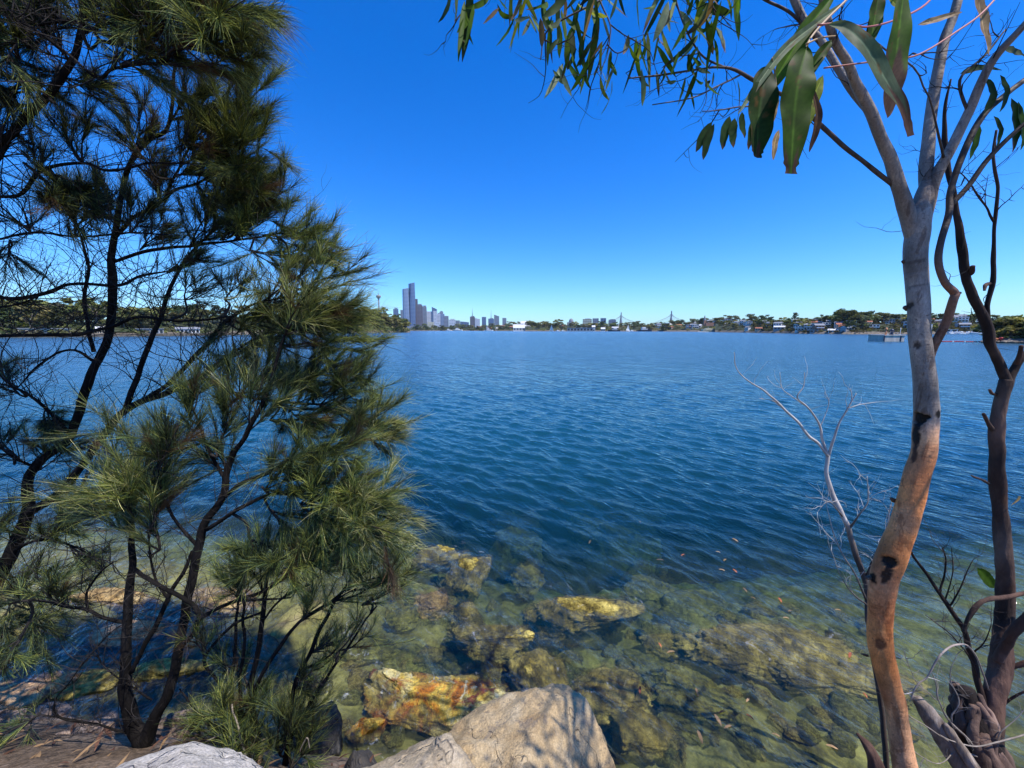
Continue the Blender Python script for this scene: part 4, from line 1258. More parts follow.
for k, (s, cl) in enumerate([
    ([(929, 362, 1.71, 9), (934, 346, 1.70, 10), (946, 323, 1.68, 10), (953, 300, 1.66, 10), (954, 293, 1.66, 10), (944, 282, 1.66, 9), (938, 262, 1.67, 9), (941, 240, 1.68, 8), (949, 214, 1.70, 8), (951, 191, 1.72, 8), (962, 158, 1.74, 8), (982, 117, 1.76, 8), (1006, 94, 1.78, 8), (1032, 74, 1.8, 8), (1090, 30, 1.85, 6)], [RB, RB, RB, DK, DK, DK, DK]),
    ([(950, 206, 1.71, 7), (968, 186, 1.7, 7), (989, 158, 1.68, 7), (1024, 124, 1.65, 6), (1080, 80, 1.6, 5)], [DK, DK]),
    ([(899, 190, 1.725, 6), (881, 175, 1.72, 6), (862, 160, 1.72, 5), (841, 144, 1.72, 5), (818, 121, 1.72, 5), (790, 98, 1.70, 4), (754, 81, 1.66, 4), (725, 68, 1.6, 3), (700, 69, 1.55, 2), (660, 75, 1.5, 2), (630, 78, 1.48, 1.3)], [DK, DK, DK, DK]),
    ([(726, 68, 1.6, 2), (705, 58, 1.55, 2), (690, 40, 1.5, 1.8), (676, 5, 1.48, 1.6), (668, -40, 1.45, 1.5)], [DK, DK]),
    ([(740, 75, 1.63, 2), (715, 88, 1.6, 1.6), (690, 98, 1.55, 1.3), (652, 104, 1.5, 1)], [DK, DK]),
    ([(762, 86, 1.66, 2), (755, 104, 1.6, 1.7), (735, 108, 1.55, 1.4), (702, 112, 1.5, 1)], [DK, DK]),
    ([(800, -110, 1.45, 4), (720, -60, 1.4, 3), (650, -25, 1.35, 2.5), (590, 5, 1.3, 2.0), (548, 30, 1.3, 1.6), (540, 60, 1.3, 1.2)], [DK, DK]),
    ([(650, -25, 1.35, 2.4), (560, -30, 1.3, 2.2), (500, -8, 1.28, 2), (468, 8, 1.28, 1.5), (455, 20, 1.28, 1)], [DK, DK]),
    ([(600, 0, 1.3, 1.6), (610, 30, 1.3, 1.3), (600, 60, 1.3, 1)], [DK, DK]),
    ([(668, -40, 1.45, 2), (700, -10, 1.45, 1.6), (715, 10, 1.45, 1.2)], [DK, DK]),
    ([(822, 45, 1.72, 4), (792, 15, 1.72, 3.5), (765, 0, 1.72, 3), (740, -20, 1.7, 2)], [DK, DK]),
    ([(944, 160, 1.73, 3), (925, 85, 1.4, 2), (880, 45, 1.1, 2), (845, 20, .95, 2)], [DK, DK]),
    ([(968, 112, 1.7, 4), (960, 80, 1.7, 3.5), (985, 55, 1.7, 3), (1005, 30, 1.7, 2)], [DK, DK]),
]):
    LG.append(ptube(GB, s, 10, 6, 0.004, 0.12, 40 + k, cl, 9))
for ln in LG[1:]:
    twigs(GS, ln, 5, (0.06, 0.3), 0.0022, rng, 0.0, 4, 2)
GB.build('limbs', M['gum_bark'], gum)
GS.build('twigs', M['twig_dark'], gum)


def on_trunk(px, py):
    """a point on the camera side of the trunk under a pixel"""
    d = ray(px, py)
    line = LG[0]
    rad = np.interp(np.arange(len(line)), np.linspace(0, len(line) - 1, len(tr_spec)), [pxr(s[3], P(*s[:3])) for s in tr_spec])
    best = None
    for D in np.linspace(1.2, 2.6, 700):
        p = CAM + d * D
        k = np.argmin(np.linalg.norm(line - p, axis=1))
        e = np.linalg.norm(line[k] - p) - rad[k]
        if e < 0:
            return p, nrm(p - line[k]), nrm(line[min(k + 1, len(line) - 1)] - line[k - 1])
        if best is None or e < best[0]:
            best = (e, p, nrm(p - line[k]), nrm(line[min(k + 1, len(line) - 1)] - line[k - 1]))
    return best[1:]


# knots and burnt-looking scars in the bark, with the orange inner bark bled below them
tv, tc_ = GT_.v[0], GT_.c[0]
mot = fbm(tv * np.array([9, 9, 4]), 61, 4)
tc_ *= (1 + 0.55 * np.clip(mot * 2.2, -.6, .5))[:, None]
for k, (px, py, w, h, dp, cl, amt) in enumerate([
    (918, 470, 26, 44, 0, (1.3, .55, .25), .7), (884, 600, 22, 60, 0, (1.3, .5, .22), .75), (905, 520, 24, 26, 0, (1.45, .85, .5), .5), (876, 690, 16, 16, 0, (1.3, .5, .25), .6),
    (917, 418, 10, 11, .014, (.02, .015, .012), 1), (916, 434, 6, 20, .004, (.035, .022, .016), 1), (915, 452, 4, 14, 0, (.12, .05, .03), .9),
    (888, 561, 8, 7, .012, (.02, .015, .012), 1), (888, 571, 4.5, 20, .004, (.05, .025, .015), .95), (873, 577, 7, 7, .0, (.03, .02, .015), 1),
    (908, 306, 7, 5, .003, (.1, .07, .05), .9), (917, 346, 4, 5, .003, (.08, .06, .05), .9), (938, 414, 5, 6, 0, (.05, .04, .03), 1), (912, 262, 9, 2.5, 0, (.3, .26, .24), .8), (919, 285, 10, 2, 0, (.35, .3, .28), .7), (880, 645, 6, 8, .002, (.25, .1, .06), .8)]):
    p, n_, t_ = on_trunk(px, py)
    s_ = nrm(np.cross(t_, n_))
    D = np.linalg.norm(p - CAM)
    dlt = tv - p
    w, h = w * .62, h * .62
    e = np.sqrt(((dlt @ s_) / (w / F * D)) ** 2 + ((dlt @ t_) / (h / F * D)) ** 2 + np.maximum(0, -(dlt @ n_) / (1.2 * w / F * D) - .3) ** 2)
    e = e * 1.0 + 0.45 * fbm(tv * 45 + k, 70 + k, 3)
    mk = np.clip((0.85 - e) * (6 if amt > .75 else 2), 0, 1)
    tc_[:] = tc_ * (1 - amt * mk)[:, None] + np.array(cl) * (amt * mk)[:, None]
    tv -= n_ * (dp * mk)[:, None]
GT_.build('trunk', M['gum_bark'], gum)
for k, (px, py, dx, dy, L, r_) in enumerate([(871, 577, -1, 0.1, .03, .009), (866, 655, -1, 0.5, .035, .005), (904, 262, -1, 0.4, .012, .007), (956, 293, 1, .5, .02, .006), (906, 308, -1, 0.2, .012, .01), (893, 500, -1, .6, .018, .008)]):
    p, n_, t_ = on_trunk(px, py)
    if px == 956:
        p = P(955, 295, 1.66)
    d = nrm(np.array([dx, -0.3, dy]))
    g = Geo()
    tube(g, [p - d * 0.012, p + d * L * .5, p + d * L], [r_ * 1.3, r_, r_ * .75], 8, 4, 0.002, 0.2, k, (0.35, 0.25, 0.2), 30)
    g.build('branch_stub', M['gum_bark'], gum)

# hanging foliage of the gum, in view
GL = Geo()


def cluster(x0, x1, y0, y1, n, l0, l1, Y0, Y1, w=0.13):
    n = int(n * .82 + .5)
    for _ in range(n):
        yy = lr.uniform(Y0, Y1)
        b_ = P(lr.uniform(x0, x1), lr.uniform(y0, y1), yy)
        L = lr.uniform(l0, l1) / F * yy
        hang_leaf(GL, b_, L, L * lr.uniform(0.75, 1.35) * w)


for a in [(445, 478, -25, 5, 6, 30, 62, 1.2, 1.35), (450, 475, 0, 28, 7, 38, 58, 1.2, 1.35), (478, 500, -15, 8, 5, 25, 45, 1.2, 1.4), (500, 548, -30, 0, 16, 22, 40, 1.2, 1.5),
          (512, 548, -5, 22, 12, 20, 40, 1.2, 1.5), (540, 600, -20, 10, 20, 22, 42, 1.2, 1.5), (548, 600, 8, 40, 22, 22, 44, 1.2, 1.5), (575, 620, 40, 72, 14, 18, 36, 1.2, 1.5),
          (548, 572, 35, 70, 8, 20, 38, 1.2, 1.5), (600, 640, -25, -5, 10, 16, 32, 1.3, 1.5), (590, 612, 60, 85, 7, 18, 32, 1.3, 1.5),
          (625, 665, 30, 50, 16, 18, 42, 1.35, 1.6), (660, 735, -25, 5, 26, 22, 44, 1.35, 1.6), (655, 715, 0, 40, 26, 20, 44, 1.4, 1.6), (660, 700, 45, 80, 16, 18, 36, 1.4, 1.6), (715, 740, -15, 5, 8, 20, 38, 1.4, 1.6),
          (640, 680, 66, 80, 7, 14, 32, 1.45, 1.6), (700, 745, 72, 90, 6, 14, 24, 1.5, 1.65)]:
    cluster(*a)
for b_, e_, w_ in [((764, 112), (752, 140), 9), ((760, 108), (748, 150), 8), ((730, 116), (722, 150), 9), ((735, 118), (733, 148), 9), ((712, 122), (696, 152), 8), ((714, 124), (703, 160), 8), ((742, 112), (745, 138), 7)]:
    pts = [P(*b_, 1.5), P((b_[0] + e_[0]) / 2 - 2, (b_[1] + e_[1]) / 2, 1.5), P(*e_, 1.5)]
    leaf(GL, pts, w_ / F * 1.45, DKL * lr.uniform(.9, 1.3), BROWN, .9, None, .2, .3, 1.25, 8, 1)
for sp_, w_, c_ in [([(1012, 98), (1016, 125), (1012, 152)], 13, DKL), ([(1018, 102), (1023, 130), (1021, 150)], 9, OLIVE), ([(960, 74), (978, 68), (1002, 70)], 7, DKL), ([(985, 78), (992, 95), (980, 122)], 10, DKL), ([(978, 122), (975, 140), (969, 160)], 9, OLIVE),
                   ([(1004, 48), (1014, 52), (1026, 56)], 9, GREYL * .5), ([(1000, 75), (1006, 92), (1000, 112)], 8, DKL), ([(968, 118), (960, 130), (956, 148)], 6, DKL), ([(994, 116), (1000, 130), (996, 148)], 7, DKL)]:
    leaf(GL, [P(a, b, 1.75) for a, b in sp_], w_ / F * 1.7, c_, BROWN if w_ > 9 else None, .85, None, .2, .4, 1.25, 9, 1)
SUNV = np.array([math.sin(R(120)) * math.cos(R(63)), math.cos(R(120)) * math.cos(R(63)), math.sin(R(63))])
# the crown above the picture, which throws the dappled shade
crown_c = []


def on_boulder(c, xr):
    h_ = np.asarray(c) - SUNV * ((c[2] - 1.0) / SUNV[2])
    return -1.1 < h_[0] < xr and .7 < h_[1] < 2.3


def inframe(p, m=40):
    q = np.asarray(p, float) - CAM
    D = q[1] * CP - q[2] * SP
    if D < .05:
        return False
    a, b = 512 + F * q[0] / D, 384 - F * (q[1] * SP + q[2] * CP) / D
    r_ = m + .28 / D * F
    return -r_ < a < 1024 + r_ and -r_ < b < 768 + r_


for k in range(26):
    cx, cy = lr.uniform(1.2, 4.4), lr.uniform(0.3, 2.7)
    cz = 3.35 + 0.80 * max(cy, 0.5) + lr.uniform(0.5, 2.8)
    if on_boulder((cx, cy, cz), .9):
        continue
    crown_c.append((cx, cy, cz))
    for j in range(15):
        b_ = np.array([cx, cy, cz]) + lr.normal(0, 0.22, 3)
        if b_[2] - 0.25 < 3.15 + 0.80 * b_[1] and abs(b_[0]) < 1.5 * b_[1]:
            b_[2] = 3.5 + 0.80 * b_[1]
        hang_leaf(GL, b_, lr.uniform(0.10, 0.19), lr.uniform(0.016, 0.028), 5, 1)
for k in range(56):  # added unseen leaf clusters along the sun ray, shading trunk, limbs and boulder
    if k < 20:
        base_, t_ = LG[0][lr.integers(int(len(LG[0]) * .5), len(LG[0]))], lr.uniform(1.4, 3.6)
    elif k < 42:
        base_, t_ = np.array([lr.uniform(.28, .7), lr.uniform(1.1, 1.6), 1.05]), lr.uniform(3.0, 4.2)
    else:
        base_, t_ = P(lr.uniform(880, 940), lr.uniform(20, 200), 1.7), lr.uniform(.9, 2.2)
    c_ = base_ + SUNV * t_ + lr.normal(0, .08, 3)
    if inframe(c_) or on_boulder(c_, .25 if 20 <= k < 42 else .9):
        continue
    crown_c.append(tuple(c_))
    for j in range(13):
        b_ = c_ + lr.normal(0, .17, 3)
        if inframe(b_, 15):
            continue
        hang_leaf(GL, b_, lr.uniform(.10, .18), lr.uniform(.016, .028), 5, 1)
GL.build('foliage', M['leaf'], gum)
GB2 = Geo()
ends = [l[-1] for l in LG[1:6]]
for c in crown_c:
    e = min(ends, key=lambda q: np.linalg.norm(q - np.array(c)))
    mid = (e + np.array(c)) / 2 + lr.normal(0, 0.12, 3) + np.array([0, 0, 0.15])
    if inframe(mid, 10):
        continue
    tube(GB2, [e, mid, np.array(c)], [0.012, 0.008, 0.003], 6, 5, 0.01)
GB2.build('upper_branches', M['gum_bark'], gum)

# spray of big leaves close to the camera
spray = empty('leaf_spray', PD(845, 2, 0.55))
spray.parent = gum
spray.location = np.array(spray.location) - np.array(gum.location)
bpy.context.view_layer.update()


class _Off:
    """where the spray's children sit"""
    location = PD(845, 2, 0.55)


def spray_part(g, name, mat):
    o = g.build(name, mat)
    o.parent = spray
    o.location = -PD(845, 2, 0.55)
    return o


NL = [
    ([(846, 1, .56), (817, 23, .54), (786, 48, .52), (762, 78, .51), (738, 114, .50)], 10, GREYL * .9, None, 1.1, dict(fold=.5)),
    ([(766, 66, .515), (762, 92, .51), (758, 125, .51), (757, 158, .51)], 34, DKL * 1.1, BROWN * .8, .9, dict(fold=.3, twist=.25, ragged=.5)),
    ([(807, 46, .50), (799, 78, .49), (794, 118, .49), (791, 174, .49)], 38, OLIVE * .85, BROWN * .8, .93, dict(fold=.15, ragged=.5)),
    ([(823, 75, .52), (812, 102, .52), (805, 131, .52)], 15, LIME * 1.3, TAN, .9, {}),
    ([(811, 84, .495), (817, 112, .49), (815, 130, .49), (809, 152, .49)], 9, BROWN * .55, None, 1.1, dict(fold=.6)),
    ([(836, -8, .55), (806, 30, .55), (783, 66, .55), (769, 92, .55)], 21, OLIVE * 1.3, None, 1.1, dict(twist=.3)),
    ([(826, 24, .50), (845, 28, .49), (860, 40, .48), (874, 60, .48), (888, 84, .48), (901, 106, .48), (911, 136, .48)], 21, GREYL * .7, BROWN, .74, dict(twist=.45, fold=.2, hint=(-.5, -1, .3), ragged=.3)),
    ([(905, -16, .50), (900, 22, .50), (896, 56, .50), (892, 86, .50), (887, 118, .50)], 30, OLIVE * 1.25, BROWN, .50, dict(fold=.2)),
    ([(880, -12, .54), (875, 16, .54), (871, 43, .54)], 19, OLIVE, None, 1.1, {}),
    ([(975, -20, .60), (980, 10, .60), (984, 32, .60), (989, 55, .60)], 20, TAN * .85, None, 1.1, dict(twist=.4)),
    ([(778, 92, .53), (774, 108, .53), (772, 124, .53)], 8, TAN, None, 1.1, {}),
    ([(779, 130, .53), (775, 142, .53), (773, 160, .53)], 7, TAN * 1.1, None, 1.1, {}),
    ([(832, 40, .53), (818, 58, .53), (808, 78, .53)], 13, OLIVE * .9, None, 1.1, {}),
    ([(885, -10, .56), (893, 2, .56), (905, 12, .56)], 10, LIME, None, 1.1, {}),
    ([(918, 25, .58), (935, 20, .58), (962, 12, .58)], 8, TAN * 1.1, None, 1.1, {}),
]
for sp_, w_, c_, tp, ta, kw in NL:
    pts = [PD(*q) for q in sp_]
    g = Geo()
    leaf(g, pts, w_ / F * sp_[0][2] * .98 / math.sqrt(1 + ((sp_[0][0] - 512) / F) ** 2 * .7), c_, tp, ta, nl=48, nc=7, rib=2.0, **kw)
    spray_part(g, 'leaf', M['leaf'])
g = Geo()
for s, cl in [([(818, 25, .50, 2.2), (845, 23, .51, 2), (866, 27, .52, 1.8), (895, 20, .55, 1.8), (925, 5, .6, 2), (945, -20, .65, 2)], (0.45, 0.12, 0.10)),
              ([(824, 68, .52, 1.6), (862, 63, .53, 1.6), (888, 60, .54, 1.6), (920, 54, .55, 1.7), (959, 30, .57, 1.8), (982, 13, .58, 1.9), (1010, -18, .6, 2)], (0.45, 0.15, 0.10)),
              ([(805, 50, .50, 2.4), (812, 36, .51, 2.2), (828, 18, .53, 2.4), (850, -4, .56, 2.4), (870, -30, .6, 2.8)], (0.42, 0.28, 0.14)),
              ([(806, 44, .5, 1.8), (820, 38, .51, 1.8), (835, 36, .52, 1.4)], (0.45, 0.28, 0.12)), ([(772, 58, .51, 1.4), (775, 75, .53, 1.2), (777, 93, .53, 1)], (0.3, 0.2, 0.1)),
              ([(870, -30, .6, 3), (920, -50, .8, 3), (990, -140, 1.9 / 1.13, 2.4)], (0.35, 0.25, 0.2)), ([(945, -20, .65, 2), (920, -50, .8, 2)], (0.35, 0.2, 0.15)), ([(1010, -18, .6, 2), (1075, -30, 1.5, 2)], (0.35, 0.2, 0.15)),
              ([(905, -16, .5, 2), (912, -40, .7, 2), (920, -50, .8, 2)], (0.35, 0.25, 0.15)), ([(975, -20, .6, 1.6), (985, -40, .62, 1.6), (1010, -18, .6, 1.6)], (0.35, 0.25, 0.15))]:
    pts = [PD(a, b, d) for a, b, d, w in s]
    tube(g, pts, [0.5 * w / F * d for a, b, d, w in s], 6, 6, 0.0, 0, 0, cl)
spray_part(g, 'stalk', leafy('stalk', 0.0, 0.5, 0.4))

# ------------------------------------------------------------------ dead tree at the right edge
dead = empty('dead_tree', P(990, 760, 1.95), 'dead dark-barked tree forking into bare limbs at the right edge', 'tree')
GT_, GB, GS = Geo(), Geo(), Geo()
LD = []
br, gr, dk = (1.3, 1.0, .85), (1.3, 1.2, 1.1), (0.5, 0.45, 0.42)
dsc = lambda q: [(a, b, c, w * .84) for a, b, c, w in q]
LD.append(ptube(GT_, dsc([(985, 790, 1.9, 40), (988, 740, 1.93, 36), (993, 700, 1.96, 30), (1000, 668, 2.0, 32), (1001, 640, 2.02, 26), (1004, 614, 2.05, 24), (1005, 580, 2.06, 22), (1002, 540, 2.08, 20), (999, 497, 2.1, 22), (996, 458, 2.1, 21), (996, 430, 2.1, 20), (1002, 398, 2.1, 17), (1006, 380, 2.1, 18)]), 30, 18, 0.006, 0.34, 60, [dk, dk, br, br, br, dk, br, gr, br, dk, br, gr, dk], 12))
for k, s in enumerate([
    [(1007, 384, 2.1, 15), (1000, 362, 2.1, 14), (991, 345, 2.1, 14), (986, 326, 2.1, 14), (975, 303, 2.1, 13), (966, 277, 2.1, 12), (960, 243, 2.1, 11), (956, 211, 2.1, 9), (949, 178, 2.12, 8), (946, 150, 2.14, 7), (944, 112, 2.15, 5), (950, 80, 2.15, 3)],
    [(986, 322, 2.1, 10), (988, 305, 2.1, 8), (992, 285, 2.1, 8), (994, 260, 2.1, 7), (994, 223, 2.1, 6), (997, 188, 2.1, 5), (994, 160, 2.1, 4), (998, 130, 2.1, 3)],
    [(994, 222, 2.1, 4), (986, 206, 2.08, 3), (975, 194, 2.06, 3), (966, 178, 2.05, 2), (955, 168, 2.05, 1.5)],
    [(1006, 386, 2.1, 14), (1014, 372, 2.1, 12), (1026, 354, 2.1, 12), (1060, 325, 2.15, 10), (1100, 280, 2.2, 7)],
    [(1016, 368, 2.1, 8), (1018, 358, 2.08, 7), (1020, 346, 2.06, 6)],
    [(998, 660, 1.98, 16), (1006, 645, 1.95, 15), (1018, 628, 1.9, 15), (1045, 600, 1.85, 15), (1090, 560, 1.8, 12)],
    [(1010, 668, 1.98, 8), (1030, 662, 1.95, 9), (1060, 655, 1.9, 8)],
    [(963, 632, 1.95, 5), (968, 618, 1.95, 6), (977, 605, 1.95, 7), (995, 598, 1.95, 7), (1024, 594, 1.95, 7), (1070, 592, 1.95, 6)],
    [(1000, 708, 1.96, 6), (1012, 700, 1.93, 4), (1030, 690, 1.9, 3), (1060, 676, 1.9, 2)],
    [(993, 430, 2.1, 8), (987, 422, 2.08, 6), (983, 414, 2.06, 5)], [(990, 484, 2.1, 4), (982, 480, 2.06, 4), (973, 475, 2.02, 3)], [(1004, 395, 2.1, 7), (992, 394, 2.1, 5), (988, 390, 2.1, 4)],
    [(966, 274, 2.1, 8), (971, 272, 2.08, 8), (973, 266, 2.06, 6)], [(992, 284, 2.1, 6), (986, 286, 2.08, 6), (984, 291, 2.07, 4)],
]):
    LD.append(ptube(GB, dsc(s), 14, 10, 0.006, 0.32, 70 + k, [br if k in (4, 5, 6) else dk, dk if k < 4 else br], 14))
for ln in LD[1:4]:
    twigs(GS, ln, 5, (0.05, 0.2), 0.003, rng, 0.2, 4, 2)
GT_.build('trunk', M['dead_bark'], dead)
GB.build('limbs', M['dead_bark'], dead)
GS.build('twigs', M['twig_dark'], dead)
g = Geo()
for k in range(5):
    leafpts = [(1011, 505 + k * 2, 2.06), (1016, 500 + k, 2.03), (1019, 496, 2.0)]
    if k == 0:
        leaf(g, [P(*q) for q in leafpts], 8 / F * 2, TAN * 1.2, nl=6, nc=1)
leaf(g, [P(977, 568, 1.9), P(986, 578, 1.9), P(994, 588, 1.9)], 12 / F * 1.9, OLIVE * .9, nl=9, nc=2)
g.build('leaf', M['leaf'], dead)

# ------------------------------------------------------------------ dead whitish shrub
ds = empty('dead_shrub', P(868, 640, 2.5), 'dead whitish shrub with bare forking branches, left of the gum trunk', 'shrub')
GT_, GS = Geo(), Geo()
LS = []
wh, dkk = (1, 1, 1), (0.16, 0.13, 0.12)
LS.append(ptube(GT_, [(890, 800, 2.25, 6.66), (880, 700, 2.35, 5.92), (868, 620, 2.45, 5.92), (866, 585, 2.5, 6.66), (857, 555, 2.52, 6.66), (848, 530, 2.55, 5.92), (843, 518, 2.55, 5.92), (835, 498, 2.58, 5.92), (828, 482, 2.6, 5.18), (826, 470, 2.6, 4.44), (829, 455, 2.6, 4.44)], 8, 6, 0.006, 0.15, 80, [dkk, dkk, dkk, dkk, dkk, (.5, .45, .4), wh, wh, wh, wh, wh], 14))
for k, s in enumerate([
    [(828, 456, 2.6, 3.70), (820, 446, 2.6, 3.33), (811, 437, 2.6, 3.33), (800, 424, 2.62, 2.96), (786, 411, 2.65, 2.59), (776, 400, 2.65, 2.22), (764, 391, 2.68, 1.92), (752, 384, 2.7, 1.48), (742, 376, 2.7, 1.18), (736, 364, 2.7, 1.04), (733, 352, 2.7, 0.74)],
    [(828, 456, 2.6, 3.33), (823, 440, 2.6, 2.96), (820, 426, 2.6, 2.59), (814, 414, 2.58, 2.22), (806, 406, 2.56, 1.92), (797, 397, 2.55, 1.63), (803, 386, 2.55, 1.18), (804, 372, 2.55, 0.74)],
    [(829, 455, 2.6, 3.33), (832, 444, 2.58, 2.96), (837, 430, 2.56, 2.66), (842, 418, 2.55, 2.22), (848, 407, 2.54, 1.78), (856, 393, 2.52, 1.04)],
    [(806, 406, 2.56, 1.33), (790, 396, 2.58, 1.04), (782, 388, 2.6, 0.81), (780, 372, 2.6, 0.59)],
    [(848, 408, 2.54, 1.18), (862, 404, 2.54, 0.89), (880, 402, 2.56, 0.59)], [(848, 407, 2.54, 1.11), (852, 398, 2.54, 0.89), (850, 388, 2.54, 0.59)],
    [(786, 411, 2.65, 1.18), (775, 402, 2.66, 0.89), (760, 398, 2.68, 0.59)], [(820, 428, 2.6, 1.11), (828, 405, 2.6, 0.81), (824, 392, 2.6, 0.59)],
    [(848, 530, 2.55, 2.96), (858, 515, 2.5, 2.22), (868, 500, 2.48, 1.63), (868, 476, 2.46, 1.04)], [(866, 580, 2.5, 2.96), (876, 556, 2.45, 2.22), (886, 530, 2.4, 1.78), (890, 505, 2.38, 1.11)],
    [(843, 518, 2.55, 2.22), (834, 505, 2.52, 1.48), (826, 502, 2.5, 1.04), (818, 512, 2.5, 0.74)], [(866, 600, 2.48, 2.96), (855, 575, 2.42, 2.22), (838, 545, 2.4, 1.48), (826, 505, 2.4, 0.89)],
    [(867, 605, 2.46, 2.22), (850, 590, 2.4, 1.48), (838, 570, 2.38, 0.96), (828, 540, 2.36, 0.67)], [(866, 575, 2.5, 2.22), (880, 545, 2.45, 1.63), (893, 518, 2.42, 1.18), (900, 500, 2.4, 0.74)],
]):
    LS.append(ptube(GS, s, 6, 6, 0.006, 0.12, 90 + k, wh if k < 8 else [dkk, (.5, .45, .4), wh], 14))
for k, ln in enumerate(LS[9:]):
    twigs(GS, ln, 6, (0.06, 0.28), 0.0022, rng, 0.4, 4, 2)
for ln in LS[1:9]:
    twigs(GS, ln, 3, (0.05, 0.2), 0.0015, rng, 0.5, 4, 1)
GT_.build('stem', M['dead_white'], ds)
GS.build('branches', M['dead_white'], ds)

# dark bare shrub between the trunks
ds2 = empty('dead_shrub', P(977, 676, 2.0), 'dark bare dead shrub between the gum trunk and the dead tree', 'shrub')
GS = Geo()
LS = []
gy_ = (0.55, 0.45, 0.4)
for k, s in enumerate([
    [(990, 770, 1.85, 9), (984, 710, 1.95, 8), (977, 676, 2.0, 8), (970, 650, 2.0, 7), (962, 627, 2.0, 6), (950, 608, 2.02, 6), (940, 594, 2.05, 5), (926, 572, 2.08, 4), (914, 556, 2.1, 3), (905, 545, 2.1, 2)],
    [(940, 592, 2.05, 2.6), (944, 570, 2.05, 2.2), (945, 558, 2.05, 2), (942, 548, 2.05, 1.4)], [(950, 606, 2.02, 2.2), (960, 588, 2.0, 1.8), (972, 560, 2.0, 1)],
    [(945, 600, 2.04, 2), (952, 576, 2.03, 1.4), (951, 548, 2.03, .9)], [(963, 628, 2.0, 2.4), (975, 612, 2.0, 1.6), (985, 600, 2.0, 1)],
    [(977, 676, 2.0, 3), (965, 650, 1.95, 2), (945, 630, 1.92, 1.4), (925, 615, 1.9, 1)], [(972, 655, 2.0, 2.4), (984, 640, 1.95, 1.6), (990, 625, 1.93, 1)],
]):
    LS.append(ptube(GS, s, 7, 6, 0.005, 0.15, 110 + k, gy_, 14))
for ln in LS:
    twigs(GS, ln, 7, (0.05, 0.22), 0.0018, rng, 0.3, 4, 2)
GS.build('branches', M['dead_bark'], ds2)

# ------------------------------------------------------------------ dead wood at the lower right
g = Geo()
ax_ = [P(*q) for q in ((1006, 840, 1.72), (990, 775, 1.80), (979, 735, 1.84), (971, 708, 1.88), (965, 690, 1.9))]
rad_ = [.15, .125, .095, .07, .05]
for k in range(15):
    a0 = k / 15 * 6.283 + lr.uniform(-.2, .2)
    pts, rr_ = [], []
    top = lr.uniform(.78, 1.05)
    for j in range(9):
        t = j / 8 * top
        q = np.array([np.interp(t * 4, range(5), [p[i] for p in ax_]) for i in range(3)])
        R_ = np.interp(t * 4, range(5), rad_)
        a = a0 + 1.1 * t + .22 * math.sin(j * 1.7 + k)
        rj = R_ * (.82 + .22 * lr.uniform(-1, 1))
        pts.append(q + np.array([math.cos(a) * rj, math.sin(a) * rj, lr.uniform(-.008, .008)]))
        rr_.append(R_ * lr.uniform(.22, .36))
    tube(g, pts, rr_, 10, 7, .006, .45, 200 + k, [np.array([1, .9, .82]) * x for x in lr.uniform(.35, 3.2, 6)], 26)
tube(g, ax_, [r * .85 for r in rad_], 12, 5, 0, .1, 3, (.3, .28, .26))
tag(g.build('tree_stump', M['dead_bark']), 'gnarled dead stump with dark furrowed bark beside the foot of the dead tree', 'stump')

def log(name, spec, mat, label, seed, ratio=0.2, cat='log', tint=(1, 1, 1)):
    g = Geo()
    c = ptube(g, spec, 18, 9, 0.004, 0.0, seed)
    v = g.v[0]
    ce = np.array([c[np.argmin(np.linalg.norm(c - p, axis=1))] for p in v])
    k = 1 + ratio * fbm(v * np.array([16, 16, 5]) + seed, seed, 4) + 0.08 * np.sin(np.arctan2(v[:, 0] - ce[:, 0], v[:, 1] - ce[:, 1]) * 5 + seed)
    g.v[0] = ce + (v - ce) * k[:, None]
    g.c[0] = np.tile(tint, (len(v), 1)) * (0.8 + 0.5 * fbm(v * np.array([22, 22, 5]), seed, 3))[:, None]
    return tag(g.build(name, M[mat]), label, cat)

log('dead_log', [(985, 800, 1.68, 34), (962, 762, 1.74, 30), (945, 738, 1.78, 26), (930, 716, 1.8, 20), (920, 703, 1.82, 14), (913, 697, 1.83, 6)], 'log_pale', 'pale weathered log with pointed upper end leaning between gum trunk and stump', 3, .3)
log('dead_log', [(1005, 812, 1.64, 20), (985, 785, 1.68, 18), (970, 762, 1.7, 15), (952, 735, 1.74, 10), (946, 725, 1.75, 5)], 'log_pale', 'second pale split log lying along the front of the stump', 5, .3)
log('dead_log', [(890, 810, 1.5, 26), (880, 780, 1.52, 20), (870, 750, 1.55, 12), (858, 734, 1.58, 4)], 'dead_bark', 'short dark pointed piece of dead wood left of the gum trunk base', 7, .3, tint=(1.2, .9, .75))
g = Geo()
ptube(g, [(911, 700, 1.8, 1.58), (913, 692, 1.8, 1.72), (919, 683, 1.8, 1.72), (927, 677, 1.8, 1.98), (934, 664, 1.8, 2.11), (940, 655, 1.8, 2.38), (948, 648, 1.82, 2.64), (957, 645, 1.84, 2.64), (968, 646, 1.86, 2.38), (978, 660, 1.9, 2.24), (988, 690, 1.92, 1.98)], 8, 6, 0.002, 0.15, 4, (.62, .55, .5), 30)
ptube(g, [(927, 677, 1.8, 1.06), (934, 679, 1.79, 0.86), (940, 681, 1.78, 0.53)], 5, 4)
ptube(g, [(913, 692, 1.8, 1.06), (905, 694, 1.8, 0.86), (900, 692, 1.8, 0.66)], 5, 4)
tag(g.build('curved_stick', M['dead_white']), 'pale curved dead stick arching above the pale pointed log', 'stick')
g = Geo()
